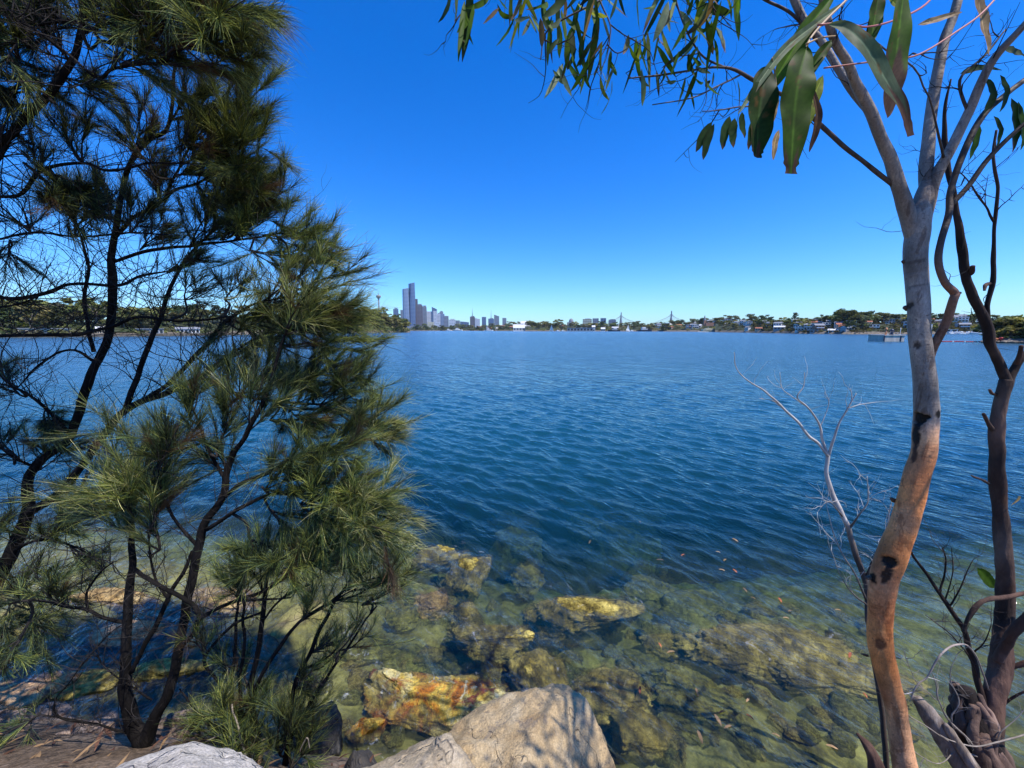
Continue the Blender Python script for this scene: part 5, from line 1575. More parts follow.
ptube(g, [(940, 735, 1.72, 1.4), (955, 742, 1.72, 1.8), (975, 746, 1.72, 2), (1000, 741, 1.74, 2.2), (1024, 735, 1.76, 2.4), (1070, 722, 1.8, 2.4)], 6, 6, 0.003)
tag(g.build('thin_stick', M['twig_pale']), 'thin pale stick lying across the stump at the right edge', 'stick')
g = Geo()
GS = Geo()
lines_ = []
for q in [[(1010, 820, 1.75, 4), (985, 760, 1.78, 3.4), (952, 722, 1.8, 2.6), (938, 700, 1.82, 2), (930, 672, 1.84, 1.4)], [(985, 760, 1.78, 2.6), (958, 748, 1.74, 2), (930, 728, 1.72, 1.6), (908, 712, 1.7, 1.1), (898, 692, 1.7, .8)],
          [(952, 722, 1.8, 2), (956, 700, 1.82, 1.6), (950, 676, 1.84, 1.2), (958, 655, 1.86, .8)], [(958, 748, 1.74, 1.6), (940, 764, 1.7, 1.3), (916, 752, 1.68, 1.1), (902, 735, 1.68, .8)],
          [(938, 700, 1.82, 1.4), (922, 690, 1.8, 1.1), (912, 668, 1.8, .8), (904, 650, 1.8, .6)], [(985, 760, 1.78, 2), (1000, 735, 1.76, 1.6), (1018, 718, 1.76, 1.3), (1040, 690, 1.76, 1)]]:
    lines_.append(ptube(g, q, 6, 6, .012, .2, int(q[0][1]), (.55, .48, .43), 30))
for ln in lines_:
    twigs(g, ln, 6, (.05, .2), .0016, rng, .2, 4, 2)
tag(g.build('dead_branch', M['twig_pale']), 'fallen thin grey dead branch with crooked twigs, lying between the pale logs and the stump', 'branch')

# leaf litter on the bank
g = Geo()
for k in range(900):
    xx, yy = lr.uniform(-4.0, 3.0), lr.uniform(0.6, 2.5)
    zz = float(ground_h(np.array([xx]), np.array([yy]))[0])
    if zz < 0.15:
        continue
    a = lr.uniform(0, 6.28)
    L = lr.uniform(0.05, 0.13)
    d = np.array([math.cos(a), math.sin(a), lr.uniform(-.1, .2)])
    b_ = np.array([xx, yy, zz + 0.012])
    leaf(g, [b_, b_ + d * L * .5 + np.array([0, 0, .008]), b_ + d * L], L * .18, (TAN if lr.uniform() < .5 else BROWN * 1.6) * lr.uniform(.5, 1.1), None, 1.1, (0.1, 0.1, 1), .3, 0.5, 1.1, 4, 1)
tag(g.build('leaf_litter', M['leaf']), 'dry fallen leaves scattered over the sandy bank', 'leaf litter', kind='stuff')

# floating leaves on the water
fl = []
for k, (px, py) in enumerate([(683, 555), (718, 552), (722, 570), (735, 571), (745, 590), (753, 598), (660, 645), (671, 652), (697, 692), (722, 712), (718, 720), (728, 727), (750, 717), (748, 700), (832, 747), (850, 655), (786, 618), (838, 610), (865, 695), (660, 560), (590, 542), (640, 522), (776, 735), (700, 737), (780, 600), (790, 611), (735, 540), (562, 500), (456, 455), (725, 560), (640, 690)]):
    c = GZ(px, py, 0.02)
    a = lr.uniform(0, 3.14)
    g = Geo()
    L = lr.uniform(0.05, 0.11)
    d = np.array([math.cos(a), math.sin(a), 0]) * L / 2
    leaf(g, [-d, np.array([0, 0, .006]), d], L * .25, (TAN if k % 3 else np.array([.42, .14, .08])) * lr.uniform(.8, 1.5), None, 1.1, (0, 0, 1), .3, .2, 1.1, 8, 1)
    o = g.build('floating_leaf', M['leaf'])
    o.location = c
    tag(o, 'dry brown gum leaf floating on the water', 'leaf', 'gum leaves floating on the water')

# ------------------------------------------------------------------ far shores
KX = CP + (384 - HOR) / F * SP
M['bush'] = surf('bush', [(0.3, (0.012, 0.018, 0.008)), (0.5, (0.035, 0.045, 0.018)), (0.7, (0.075, 0.08, 0.035))], 0.35, 6, 0.95, 0.0)
M['shore_rock'] = surf('shore_rock', [(0.3, (0.05, 0.042, 0.035)), (0.6, (0.20, 0.165, 0.125)), (0.8, (0.32, 0.27, 0.20))], 0.6, 6, 0.9, 0.0)
fr_ = np.random.default_rng(23)


class Shore:
    def __init__(self, name, label, ctl, seed):
        c = np.array(ctl, float)
        self.px, self.Y, self.back, self.h = c.T
        self.seed = seed
        n, m_ = 90, 14
        ps = np.linspace(self.px[0], self.px[-1], n)
        V = []
        ts = np.r_[-0.06, 0.0, 0.015, 0.05, np.linspace(0.12, 1.0, m_ - 4)]
        for t in ts:
            for p in ps:
                V.append(self.at(p, t))
        V = np.array(V)
        i = (np.arange(len(ts) - 1)[:, None] * n + np.arange(n - 1)[None, :]).ravel()
        g1 = Geo()
        g1.add(V, np.stack([i, i + 1, i + 1 + n, i + n], 1))
        o = g1.build(name, M['bush'])
        o.data.materials.append(M['shore_rock'])
        for p in o.data.polygons:
            if p.index < 3 * (n - 1):
                p.material_index = 1
        tag(o, label, kind='structure')

    def at(self, px, t):
        Y0, bk, h = (np.interp(px, self.px, a) for a in (self.Y, self.back, self.h))
        Y = Y0 + bk * t
        x = (px - 512) / F / KX * Y
        w = float(vnoise(np.array([[px * 0.11, t * 4, self.seed]]), self.seed)[0])
        if t < -0.01:
            z = -1.5
        elif t < 0.01:
            z = 0.15 + 0.2 * abs(w)
        elif t < 0.9:
            z = 0.9 + h * math.sin(min(1, t / 0.6) * math.pi / 2) * (1 + 0.10 * w)
        else:
            z = -1.0
        return np.array([x, Y, z])


S1 = Shore('headland', 'wooded headland across the water on the left', [(-420, 120, 60, 5), (-200, 140, 60, 6), (0, 160, 60, 6.5), (100, 178, 70, 6.5), (200, 220, 80, 8), (300, 325, 90, 18), (350, 410, 90, 20), (385, 470, 70, 18), (400, 495, 50, 10), (410, 505, 40, 3)], 1)
S2 = Shore('city_shore', 'low shore in front of the city', [(360, 1500, 300, 8), (470, 1400, 300, 10), (500, 1250, 250, 14), (540, 1150, 250, 20), (600, 1100, 250, 16)], 2)
S3 = Shore('far_shore', 'wooded far shore in the middle distance', [(525, 960, 200, 11), (580, 930, 200, 10), (640, 880, 200, 11), (690, 760, 220, 13), (740, 640, 200, 15), (790, 560, 150, 12)], 3)
S4 = Shore('suburb_shore', 'built-up wooded shore on the right', [(715, 560, 160, 12), (760, 420, 120, 9), (800, 330, 90, 7.5), (850, 285, 80, 7), (900, 275, 80, 7.5), (960, 300, 90, 9), (1040, 330, 100, 9), (1300, 300, 100, 9)], 4)
S5 = Shore('near_point', 'wooded point on the far right', [(985, 96, 14, .6), (1005, 92, 20, 1.5), (1040, 86, 25, 2.2), (1120, 75, 30, 3), (1350, 60, 30, 3)], 5)

# trees of the far shores: four crowns, copied
M['far_leaf'] = leafy('far_leaf', 0.38, 0.7, 0.05, objvar=0.40)
M['far_trunk'] = plain('far_trunk', (0.12, 0.10, 0.08))
TV = []


def far_tree_proto(kind, label, col, squash, nclump, spread, leafsize):
    root = empty('bush_tree', (0, 0, -50), label, 'tree', 'trees on the far shores')
    g = Geo()
    z0 = 0.34
    tube(g, [(0, 0, -0.1), (0.02, 0, 0.2), (0, 0.02, 0.5)], [0.035, 0.028, 0.012], 5, 2)
    cl = []
    for k in range(nclump):
        a = fr_.uniform(0, 6.28)
        r_ = spread * math.sqrt(fr_.uniform())
        zz = 0.30 + 0.58 * fr_.uniform()
        r_ *= (1.15 - abs(zz - .5) * 1.5)
        cl.append(np.array([r_ * math.cos(a), r_ * math.sin(a), zz]))
        tube(g, [(0, 0, 0.3), tuple(cl[-1])], [0.014, 0.004], 4, 2)
    T_ = Geo()
    n = 0
    for c in cl:
        rr_ = fr_.uniform(0.11, 0.19)
        m2 = 46
        d = nrm(fr_.normal(0, 1, (m2, 3)))
        pos = c + d * rr_ * fr_.uniform(0.35, 1.05, (m2, 1)) * np.array([1, 1, squash])
        nn_ = nrm(d + fr_.normal(0, .55, (m2, 3)) + np.array([0, 0, .35]))
        s1_ = nrm(np.cross(nn_, fr_.normal(0, 1, (m2, 3))))
        s2_ = np.cross(nn_, s1_)
        L_ = leafsize * fr_.uniform(.6, 1.3, (m2, 1))
        v = np.stack([pos - s1_ * L_, pos + s2_ * L_ * .6, pos + s1_ * L_, pos - s2_ * L_ * .6], 1).reshape(-1, 3)
        tone = fr_.uniform(.6, 1.5)
        cc = np.repeat(np.array(col) * tone * fr_.uniform(.65, 1.35, (m2, 1)), 4, 0)
        T_.add(v, np.arange(m2 * 4).reshape(-1, 4), None, cc)
    a = g.build('trunk', M['far_trunk'])
    b = T_.build('crown', M['far_leaf'], smooth=False)
    for o in (a, b):
        o.parent = root
    TV.append(root)
    kids(root)
    return root


far_tree_proto('a', 'olive green gum tree among the woods along the far shore', (0.125, 0.140, 0.052), .8, 15, .34, .06)
far_tree_proto('b', 'dark green bushy tree among the woods along the far shore', (0.060, 0.085, 0.036), .9, 18, .36, .055)
far_tree_proto('c', 'yellowish green spreading tree among the woods along the far shore', (0.165, 0.165, 0.062), .6, 14, .46, .06)
far_tree_proto('d', 'grey-green loose tree among the woods along the far shore', (0.130, 0.140, 0.085), .8, 12, .36, .055)
used = [False] * 4


def put_tree(p, h, w=1.0, kind=None):
    k = int(fr_.integers(0, 4)) if kind is None else kind
    o = TV[k] if not used[k] else copy_tree(TV[k])
    used[k] = True
    o.location = (float(p[0]), float(p[1]), float(p[2]) - 0.3)
    o.rotation_euler = (0, 0, fr_.uniform(0, 6.28))
    o.scale = (h * w * fr_.uniform(.9, 1.3), h * w * fr_.uniform(.9, 1.3), h * fr_.uniform(.85, 1.1))


def plant(S, p0, p1, n, hr, t0=0.06, t1=0.75, w=1.1, kinds=None, avoid=()):
    for k in range(n):
        px = p0 + (p1 - p0) * (k + fr_.uniform(0, 1)) / n
        t = fr_.uniform(t0, t1)
        if any(a <= px <= b for a, b in avoid) and t < 0.45:
            t = fr_.uniform(0.5, t1)
        put_tree(S.at(px, t), fr_.uniform(*hr), w, None if kinds is None else int(fr_.choice(kinds)))


plant(S1, -60, 405, 64, (9, 14), .10, .6, 1.25)
plant(S1, 285, 409, 52, (8, 13), .05, .65, 1.6)
plant(S2, 412, 560, 40, (12, 22), .03, .5, 1.6)
plant(S3, 528, 770, 62, (10, 17), .05, .6, 1.6)
plant(S4, 720, 1000, 76, (6.5, 10), .07, .7, 1.3, None, ((811, 838), (862, 906), (940, 985)))
plant(S4, 838, 868, 9, (10, 14), .2, .6, 1.4, [1, 1, 0])
put_tree(S4.at(794, .6), 13, 0.8, 3)
plant(S5, 990, 1060, 22, (3.2, 5.6), .12, .6, 1.3, [0, 1, 2, 2])
plant(S5, 998, 1050, 8, (2, 3.2), .06, .2, 1.5, [2, 2, 0])

# the scrub between the trees
def scrub(S, p0, p1, n, size, label, t0=.02, t1=.75):
    g = Geo()
    c = np.array([S.at(fr_.uniform(p0, p1), t0 + (t1 - t0) * fr_.uniform() ** 1.4) for _ in range(n // 14)])
    sz = size * fr_.uniform(.6, 1.5, len(c))
    c = np.repeat(c, 14, 0)
    sz = np.repeat(sz, 14)[:, None]
    d = nrm(fr_.normal(0, 1, c.shape))
    d[:, 2] = np.abs(d[:, 2])
    pos = c + d * sz * fr_.uniform(.5, 1.1, (len(c), 1)) * np.array([1.3, 1.3, .9])
    nn_ = nrm(d + fr_.normal(0, .5, c.shape) + np.array([0, 0, .3]))
    a_ = nrm(np.cross(nn_, fr_.normal(0, 1, c.shape)))
    b_ = np.cross(nn_, a_)
    L_ = sz * .42
    v = np.stack([pos - a_ * L_, pos + b_ * L_ * .7, pos + a_ * L_, pos - b_ * L_ * .7], 1).reshape(-1, 3)
    tone = np.repeat(fr_.uniform(.5, 1.5, (len(c) // 14, 1)), 14, 0)
    base_ = np.array([[.115, .13, .05], [.06, .08, .034], [.16, .155, .065], [.14, .13, .08]])[np.repeat(fr_.integers(0, 4, len(c) // 14), 14)]
    g.add(v, np.arange(len(c) * 4).reshape(-1, 4), None, np.repeat(base_ * tone, 4, 0))
    tag(g.build('undergrowth', M['far_leaf'], smooth=False), label, kind='stuff')


scrub(S1, -150, 406, 9000, 1.6, 'scrub between the trees of the left headland')
scrub(S1, 300, 406, 5000, 3.0, 'scrub on the tip of the left headland')
scrub(S2, 412, 560, 6000, 5.0, 'scrub on the shore in front of the city')
scrub(S3, 527, 775, 9000, 3.2, 'scrub on the middle shore')
scrub(S4, 718, 1040, 9000, 1.7, 'scrub between the houses of the right shore')
scrub(S5, 987, 1110, 5000, .7, 'scrub on the far right point')

# houses
M['white_wall'] = plain('white_wall', (0.72, 0.71, 0.69), .7)
M['cream_wall'] = plain('cream_wall', (0.55, 0.47, 0.36), .7)
M['brick_wall'] = plain('brick_wall', (0.32, 0.17, 0.11), .8)
M['grey_wall'] = plain('grey_wall', (0.36, 0.37, 0.39), .7)
M['tile_roof'] = plain('tile_roof', (0.34, 0.13, 0.075), .8)
M['grey_roof'] = plain('grey_roof', (0.22, 0.23, 0.25), .6)
M['pale_roof'] = plain('pale_roof', (0.60, 0.60, 0.60), .6)
M['dark_glass'] = plain('dark_glass', (0.025, 0.032, 0.04), .15)
M['white_paint'] = plain('white_paint', (0.80, 0.80, 0.79), .4)
M['dark_hull'] = plain('dark_hull', (0.02, 0.03, 0.06), .4)
M['concrete'] = surf('concrete', [(0.3, (0.40, 0.37, 0.32)), (0.6, (0.60, 0.56, 0.49)), (0.8, (0.68, 0.64, 0.57))], .8, 6, .85, .0, stretch=(1, 1, .3))


def gable(g, w, d, z, h, ov=0.3):
    a, b = w / 2 + ov, d / 2 + ov
    v = [[-a, -b, z], [a, -b, z], [a, b, z], [-a, b, z], [-a, 0, z + h], [a, 0, z + h]]
    g.add(v, [[0, 1, 5, 4], [2, 3, 4, 5], [0, 3, 2, 1]], [[0, 4, 3], [1, 2, 5]])


def house(name, label, cat, wall, roof, w=9.0, d=7.0, storeys=2, flat=False, group=None, win=3):
    root = empty(name, (0, 0, -60), label, cat, group)
    hh = 2.9 * storeys
    g = Geo()
    g.box((0, 0, hh / 2 - 1.5), (w, d, hh + 3))
    g.build('wall', M[wall], smooth=False).parent = root
    g = Geo()
    if flat:
        g.box((0, 0, hh + .18), (w + .6, d + .6, .32))
    else:
        gable(g, w, d, hh + .01, 0.24 * d, .45)
        g.box((w * .3, d * .12, hh + .2 * d), (.8, .8, 1.6))
    g.build('roof', M[roof], smooth=False).parent = root
    for s in range(storeys):
        for k in range(win):
            fx = (k + .5) / win * w - w / 2
            g = Geo()
            g.box((fx, -d / 2 - .03, 2.9 * s + 1.55), (w / win * .62, .1, 1.7))
            g.build('window', M['dark_glass'], smooth=False).parent = root
    if storeys > 1:
        g = Geo()
        g.box((0, -d / 2 - .7, 2.85), (w * .8, 1.4, .16))
        g.box((0, -d / 2 - 1.36, 3.4), (w * .8, .06, .9))
        g.build('balcony', M['white_paint'], smooth=False).parent = root
    bpy.context.view_layer.update()
    kids(root)
    return root


HS = [house('house', 'white two-storey house with grey roof among the trees of the far shore', 'house', 'white_wall', 'grey_roof', group='houses on the far shores'),
      house('house', 'cream house with orange tiled roof among the trees of the far shore', 'house', 'cream_wall', 'tile_roof', 10, 7, 1, group='houses on the far shores'),
      house('house', 'flat-roofed white house among the trees of the far shore', 'house', 'white_wall', 'pale_roof', 9, 7, 2, True, group='houses on the far shores'),
      house('house', 'brick house with grey roof among the trees of the far shore', 'house', 'brick_wall', 'grey_roof', 9, 8, 2, group='houses on the far shores'),
      house('house', 'grey house with pale roof among the trees of the far shore', 'house', 'grey_wall', 'pale_roof', 11, 7, 1, group='houses on the far shores')]
hu = [False] * len(HS)


def put_house(p, k, s=1.0, rz=0.0):
    o = HS[k] if not hu[k] else copy_tree(HS[k])
    hu[k] = True
    o.location = [float(a) for a in p]
    o.rotation_euler = (0, 0, -math.atan2(p[0], p[1]) + rz)
    o.scale = (s, s, s)


for k in range(78):
    px = fr_.uniform(690, 855) if k < 58 else fr_.uniform(900, 985)
    S = S3 if px < 735 else S4
    t = fr_.uniform(.05, .62)
    p = S.at(px, t)
    put_house(p + np.array([0, 0, .5]), int(fr_.choice([0, 0, 0, 1, 2, 2, 2, 3, 4])), (1.25 if S is S3 else fr_.uniform(.55, .8)), fr_.normal(0, .4))
for k in range(12):
    put_house(S3.at(fr_.uniform(555, 690), fr_.uniform(.08, .5)), int(fr_.choice([0, 1, 2, 4])), 1.3, fr_.normal(0, .4))
for k in range(8):
    put_house(S2.at(fr_.uniform(478, 535), fr_.uniform(.05, .4)), int(fr_.choice([0, 1, 2])), 1.6, fr_.normal(0, .4))


def spot(px, Y, z=0.0):
    return np.array([(px - 512) / F / KX * Y, Y, z])


def wpx(n, Y):
    return n / F * Y / KX


def zpx(py, Y):
    return P(512, py, Y)[2]


def place(o, p, rz=None):
    o.location = [float(a) for a in p]
    o.rotation_euler = (0, 0, (-math.atan2(p[0], p[1])) if rz is None else rz)


# single buildings one can pick out on the right shore
o = house('house', 'tan house with orange tiled roof above the right shore, left of the white balconied house', 'house', 'cream_wall', 'tile_roof', 5, 5, 2); place(o, spot(867, 300, 5)); o.scale = (.9, .9, .7)
o = house('house', 'white balconied house with broad dark windows on the right shore behind the concrete mooring block', 'house', 'white_wall', 'pale_roof', 6.2, 6, 2, True); place(o, spot(874, 294, 2.8)); o.scale = (.9, .9, .72)
o = house('apartment_block', 'grey-blue apartment block with many windows between the white house and the gum trunk', 'apartment block', 'grey_wall', 'pale_roof', 7.5, 7, 3, True, win=4); place(o, spot(888, 318, 6.2)); o.scale = (.9, .9, .62)
o = house('apartment_block', 'long white apartment block showing on both sides of the gum trunk', 'apartment block', 'white_wall', 'grey_roof', 15, 8, 2, True, win=6); place(o, spot(904, 320, 9.3)); o.scale = (1, 1, .72)
o = house('boathouse', 'long low boathouse with pale flat roof at the right shore waterline', 'boathouse', 'grey_wall', 'pale_roof', 13, 5, 1, True, win=5); place(o, spot(820, 318, 0.9)); o.scale = (1, 1, .7)
o = house('boathouse', 'small white gabled boathouse beside the long low boathouse', 'boathouse', 'white_wall', 'pale_roof', 5.6, 6, 1, win=2); place(o, spot(833, 305, 0.5)); o.scale = (1, 1, .8)
o = house('boathouse', 'pale shed on the point behind the dead tree limbs', 'boathouse', 'white_wall', 'pale_roof', 10, 5, 1, True); place(o, spot(948, 297, 1.6)); o.scale = (1, 1, .6)
o = house('house', 'wide white gabled waterfront house with lower wings left of mid picture', 'house', 'white_wall', 'pale_roof', 50, 20, 1, win=6); place(o, spot(522, 1120, 2)); o.scale = (1, 1, 2.2)
o = house('house', 'tall white gabled house rising behind the wide white waterfront house', 'house', 'white_wall', 'pale_roof', 17, 16, 2, win=2); place(o, spot(523.5, 1180, 10)); o.scale = (1, 1, 2.0)
o = house('wharf_shed', 'long mauve-grey wharf shed with dark roof on the middle shore', 'shed', 'grey_wall', 'grey_roof', 58, 14, 1, True, win=8); place(o, spot(580, 900, .3)); o.scale = (1, 1, 2.4)
o = house('wharf_shed', 'white end building at the right of the long wharf shed', 'shed', 'white_wall', 'pale_roof', 7, 10, 2, win=1); place(o, spot(593.5, 895, .3)); o.scale = (1, 1, 1.6)
o = house('marquee', 'white pointed waterfront pavilion right of the long wharf shed', 'pavilion', 'white_wall', 'pale_roof', 9, 9, 1, win=2); place(o, spot(603, 895, .2)); o.scale = (1, 1, 1.7)
for k, (px, w_, lab) in enumerate([(45, 34, 'long low sandstone boatshed under the left headland trees'), (104, 10, 'cream cottage behind the main she-oak trunk at the left headland waterline'), (150, 20, 'grey wharf building seen through the she-oak branches on the left headland'), (188, 18, 'second wharf building seen through the she-oak branches, right of the grey one')]):
    Yb = float(np.interp(px, S1.px, S1.Y)) + 4
    o = house('wharf_building', lab, 'building', ['cream_wall', 'cream_wall', 'grey_wall', 'white_wall'][k], ['grey_roof', 'pale_roof', 'grey_roof', 'grey_roof'][k], wpx(w_, Yb), 5, 1, k in (0, 2), win=6)
    place(o, spot(px, Yb, .9))
    o.scale = (1, 1, .9)
g = Geo()
for px in range(-60, 240, 6):
    Y_ = float(np.interp(px, S1.px, S1.Y)) - .6
    p = spot(px, Y_, .5)
    g.box(p, (wpx(6.4, Y_) * 1.08, .8, 1.5), -math.atan2(p[0], p[1]) * .9)
tag(g.build('sea_wall', M['shore_rock'], smooth=False), 'low sandstone sea wall along the left headland waterline', 'sea wall')

# ------------------------------------------------------------------ the city
M['glass_blue'] = facade('glass_blue', (0.13, 0.19, 0.31), (0.05, 0.095, 0.20), 7, 9, .7, .35, .2)
M['glass_pale'] = facade('glass_pale', (0.25, 0.31, 0.42), (0.11, 0.16, 0.27), 7, 9, .6, .4, .2)
M['tower_brown'] = facade('tower_brown', (0.15, 0.12, 0.14), (0.06, 0.06, 0.085), 7, 8, .5)
M['tower_grey'] = facade('tower_grey', (0.24, 0.26, 0.31), (0.09, 0.115, 0.16), 7, 8, .5)
M['tower_white'] = facade('tower_white', (0.66, 0.66, 0.68), (0.24, 0.27, 0.33), 7, 8, .5)
M['tower_cream'] = facade('tower_cream', (0.58, 0.54, 0.40), (0.20, 0.19, 0.15), 6, 8, .5)
M['steel'] = plain('steel', (0.20, 0.23, 0.28), .5)


def tower(x0, x1, yt, Y, mat, label, top='plant', name='tower_block', cat='tower block'):
    w_ = wpx(x1 - x0, Y)
    p = spot((x0 + x1) / 2, Y, 2)
    hh = zpx(yt, Y) - 2
    root = empty(name, p, label, cat)
    root.rotation_euler = (0, 0, -math.atan2(p[0], p[1]) * .8)
    body_h = hh * (.95 if top in ('plant', 'spire') else 1)
    g = Geo()
    g.box((0, 0, body_h / 2), (w_, w_ * .9, body_h))
    if top == 'slope':
        g = Geo()
        a, b = w_ / 2, w_ * .45
        g.add([[-a, -b, 0], [a, -b, 0], [a, b, 0], [-a, b, 0], [-a, -b, hh], [a, -b, hh * .9], [a, b, hh * .9], [-a, b, hh]], [[0, 3, 2, 1], [4, 5, 6, 7], [0, 1, 5, 4], [1, 2, 6, 5], [2, 3, 7, 6], [3, 0, 4, 7]])
    g.build('body', M[mat], smooth=False).parent = root
    g = Geo()
    if top in ('plant', 'spire'):
        g.box((w_ * .05, 0, body_h + hh * .025), (w_ * .6, w_ * .5, hh * .05))
        g.build('roof_plant', M['steel'], smooth=False).parent = root
    if top == 'spire':
        g = Geo()
        tube(g, [(0, 0, hh), (0, 0, hh + zpx(yt - 8, Y) - zpx(yt, Y))], [2.4, .6], 6, 2)
        g.build('spire', M['steel']).parent = root
    return root


# the tall twin-blade tower
Yc = 2130
p = spot(409.8, Yc, 2)
root = empty('skyscraper', p, 'tallest blue glass skyscraper with two curved blades of unequal height', 'skyscraper')
root.rotation_euler = (0, 0, -math.atan2(p[0], p[1]))


def blade(x0, x1, yt, lean, mat, name):
    g = Geo()
    hh = zpx(yt, Yc) - 2
    n = 22
    V, Q = [], []
    for k in range(n + 1):
        t = k / n
        w_ = wpx(x1 - x0, Yc) * (1 + .10 * math.sin(t * math.pi) - .12 * t)
        tw = lean * t * t
        c = wpx((x0 + x1) / 2 - 409.8, Yc)
        for j in range(16):
            a = j / 16 * 2 * math.pi
            ex = np.sign(math.cos(a)) * abs(math.cos(a)) ** .5 * w_ / 2
            ey = np.sign(math.sin(a)) * abs(math.sin(a)) ** .5 * w_ * .6
            zz = hh * t
            if k == n:
                zz += ex / w_ * hh * .03
            V.append([c + ex * math.cos(tw) - ey * math.sin(tw), ex * math.sin(tw) + ey * math.cos(tw), zz])
    for k in range(n):
        for j in range(16):
            Q.append([k * 16 + j, k * 16 + (j + 1) % 16, (k + 1) * 16 + (j + 1) % 16, (k + 1) * 16 + j])
    V.append([c, 0, hh])
    T_ = [[n * 16 + j, n * 16 + (j + 1) % 16, len(V) - 1] for j in range(16)]
    g.add(V, Q, T_)
    g.build(name, M[mat], smooth=False).parent = root


blade(403.8, 410.0, 288.8, .15, 'glass_pale', 'lower_blade')
blade(410.2, 415.8, 283.0, .5, 'glass_blue', 'taller_blade')
g = Geo()
g.box((0, -wpx(3, Yc), 12), (wpx(13, Yc), wpx(8, Yc), 24))
g.build('podium', M['tower_grey'], smooth=False).parent = root

# observation tower
p = spot(380, 2700, 2)
root = empty('observation_tower', p, 'slender observation tower with a golden turret rising behind the left headland', 'tower')
hh = zpx(297.5, 2700)
g = Geo(); tube(g, [(0, 0, 0), (0, 0, hh)], [5.5, 5.0], 10, 2); g.build('shaft', M['steel']).parent = root
g = Geo()
tube(g, [(0, 0, hh - 10), (0, 0, hh - 2), (0, 0, hh + 6), (0, 0, hh + 12), (0, 0, hh + 13)], [7, 14, 16, 15, 8], 16, 2)
g.build('turret', plain('turret_gold', (0.30, 0.26, 0.20), .4)).parent = root
g = Geo(); tube(g, [(0, 0, hh + 12), (0, 0, hh + 22), (0, 0, hh + 38)], [4, 2, .6], 8, 2); g.build('spire', M['steel']).parent = root

for a in [
    (415.6, 418.6, 299, 2250, 'tower_brown', 'narrow dark red-brown tower directly right of the twin-blade skyscraper', 'flat'),
    (417.5, 423.2, 304, 2150, 'tower_brown', 'broad dark brown tower right of the twin-blade skyscraper', 'plant'),
    (423.0, 427.2, 305.5, 2250, 'tower_grey', 'grey tower right of the dark brown towers', 'plant'),
    (427.5, 432.5, 311.5, 2300, 'tower_white', 'low white block between the grey tower and the pointed blue tower', 'flat'),
    (432.5, 437.4, 307, 2300, 'glass_blue', 'blue glass tower with a slanted pointed top right of the brown group', 'slope'),
    (433.8, 437.0, 311, 2000, 'tower_white', 'slim white tower in front of the slanted blue tower', 'flat'),
    (437.2, 441.4, 313, 2150, 'tower_white', 'white tower right of the slanted blue tower', 'plant'),
    (440.0, 443.6, 311, 2400, 'tower_grey', 'dark-topped grey tower behind the white ones', 'plant'),
    (440.8, 444.8, 314, 2100, 'glass_pale', 'pale bluish tower beside the dark-topped grey one', 'flat'),
    (444.4, 448.8, 316, 2050, 'tower_grey', 'grey block at the right end of the white towers', 'flat'),
    (436.0, 440.0, 322, 1850, 'tower_white', 'low white waterfront block below the towers', 'flat'),
    (428.0, 434.0, 322, 1850, 'tower_cream', 'low cream waterfront block below the brown towers', 'flat'),
    (420.0, 428.5, 326.5, 1800, 'tower_cream', 'long sand-coloured wharf block at the foot of the skyscraper', 'flat'),
    (449.2, 455.6, 319, 1900, 'tower_white', 'bright white boxy building standing alone at the waterfront', 'plant'),
    (455.8, 460.0, 320.5, 1950, 'tower_grey', 'greyish pink block right of the bright white boxy building', 'flat'),
    (460.5, 469.0, 321.5, 2000, 'glass_blue', 'wide dark blue glass hall by the waterfront', 'slope'),
    (470.2, 475.0, 316, 2500, 'tower_brown', 'mauve tower with a tall thin spire', 'spire'),
    (475.0, 480.0, 318, 2500, 'tower_white', 'pinkish white tower right of the spired mauve tower', 'slope'),
    (482.0, 486.2, 317, 2600, 'glass_blue', 'small plain blue tower standing alone over the trees', 'flat'),
    (488.4, 494.0, 318.2, 2600, 'glass_blue', 'broad blue tower with a small central mast', 'spire'),
    (494.2, 499.2, 314.8, 2600, 'tower_grey', 'grey-blue tower with a slanted roof at the right end of the skyline', 'slope'),
    (502.4, 506.4, 318, 2600, 'tower_grey', 'small grey tower just above the trees right of the skyline', 'flat'),
    (394.2, 399.0, 308, 2300, 'glass_blue', 'squat blue tower left of the twin-blade skyscraper above the headland trees', 'plant'),
    (401.2, 404.0, 310, 2300, 'tower_grey', 'short grey tower touching the left side of the twin-blade skyscraper', 'flat'),
    (305.0, 312.0, 288, 2200, 'glass_blue', 'wide blue tower glimpsed through the she-oak needles', 'plant'),
    (582.6, 591.4, 318.6, 1500, 'tower_cream', 'yellowish apartment slab, leftmost of four on the middle ridge', 'plant'),
    (592.4, 598.2, 318.4, 1500, 'tower_grey', 'grey apartment slab with pale edge, second of four on the middle ridge', 'flat'),
    (600.2, 605.6, 318.2, 1500, 'glass_blue', 'blue-grey apartment slab, third of four on the middle ridge', 'flat'),
    (608.4, 615.4, 319.2, 1500, 'tower_grey', 'darker apartment slab, the one nearest the bridge pylon', 'plant'),
]:
    tower(*a)
root = house('domed_hall', 'domed building on the ridge left of the apartment slabs', 'building', 'cream_wall', 'pale_roof', 22, 16, 2, True, win=4)
place(root, spot(571, 1080, 14)); root.scale = (1, 1, 1.6)
g = Geo(); v, f = ico(3); g.add(v * np.array([6.5, 6.5, 6.5]) + np.array([0, 0, 6.2]), tris=f); g.build('dome', M['grey_roof']).parent = root
root = empty('church', spot(704, 700, 12), 'dark church with pointed steeple above the rooftops of the far shore', 'church')
g = Geo(); g.box((0, 0, 3), (4, 4, 10)); g.build('tower', M['brick_wall'], smooth=False).parent = root
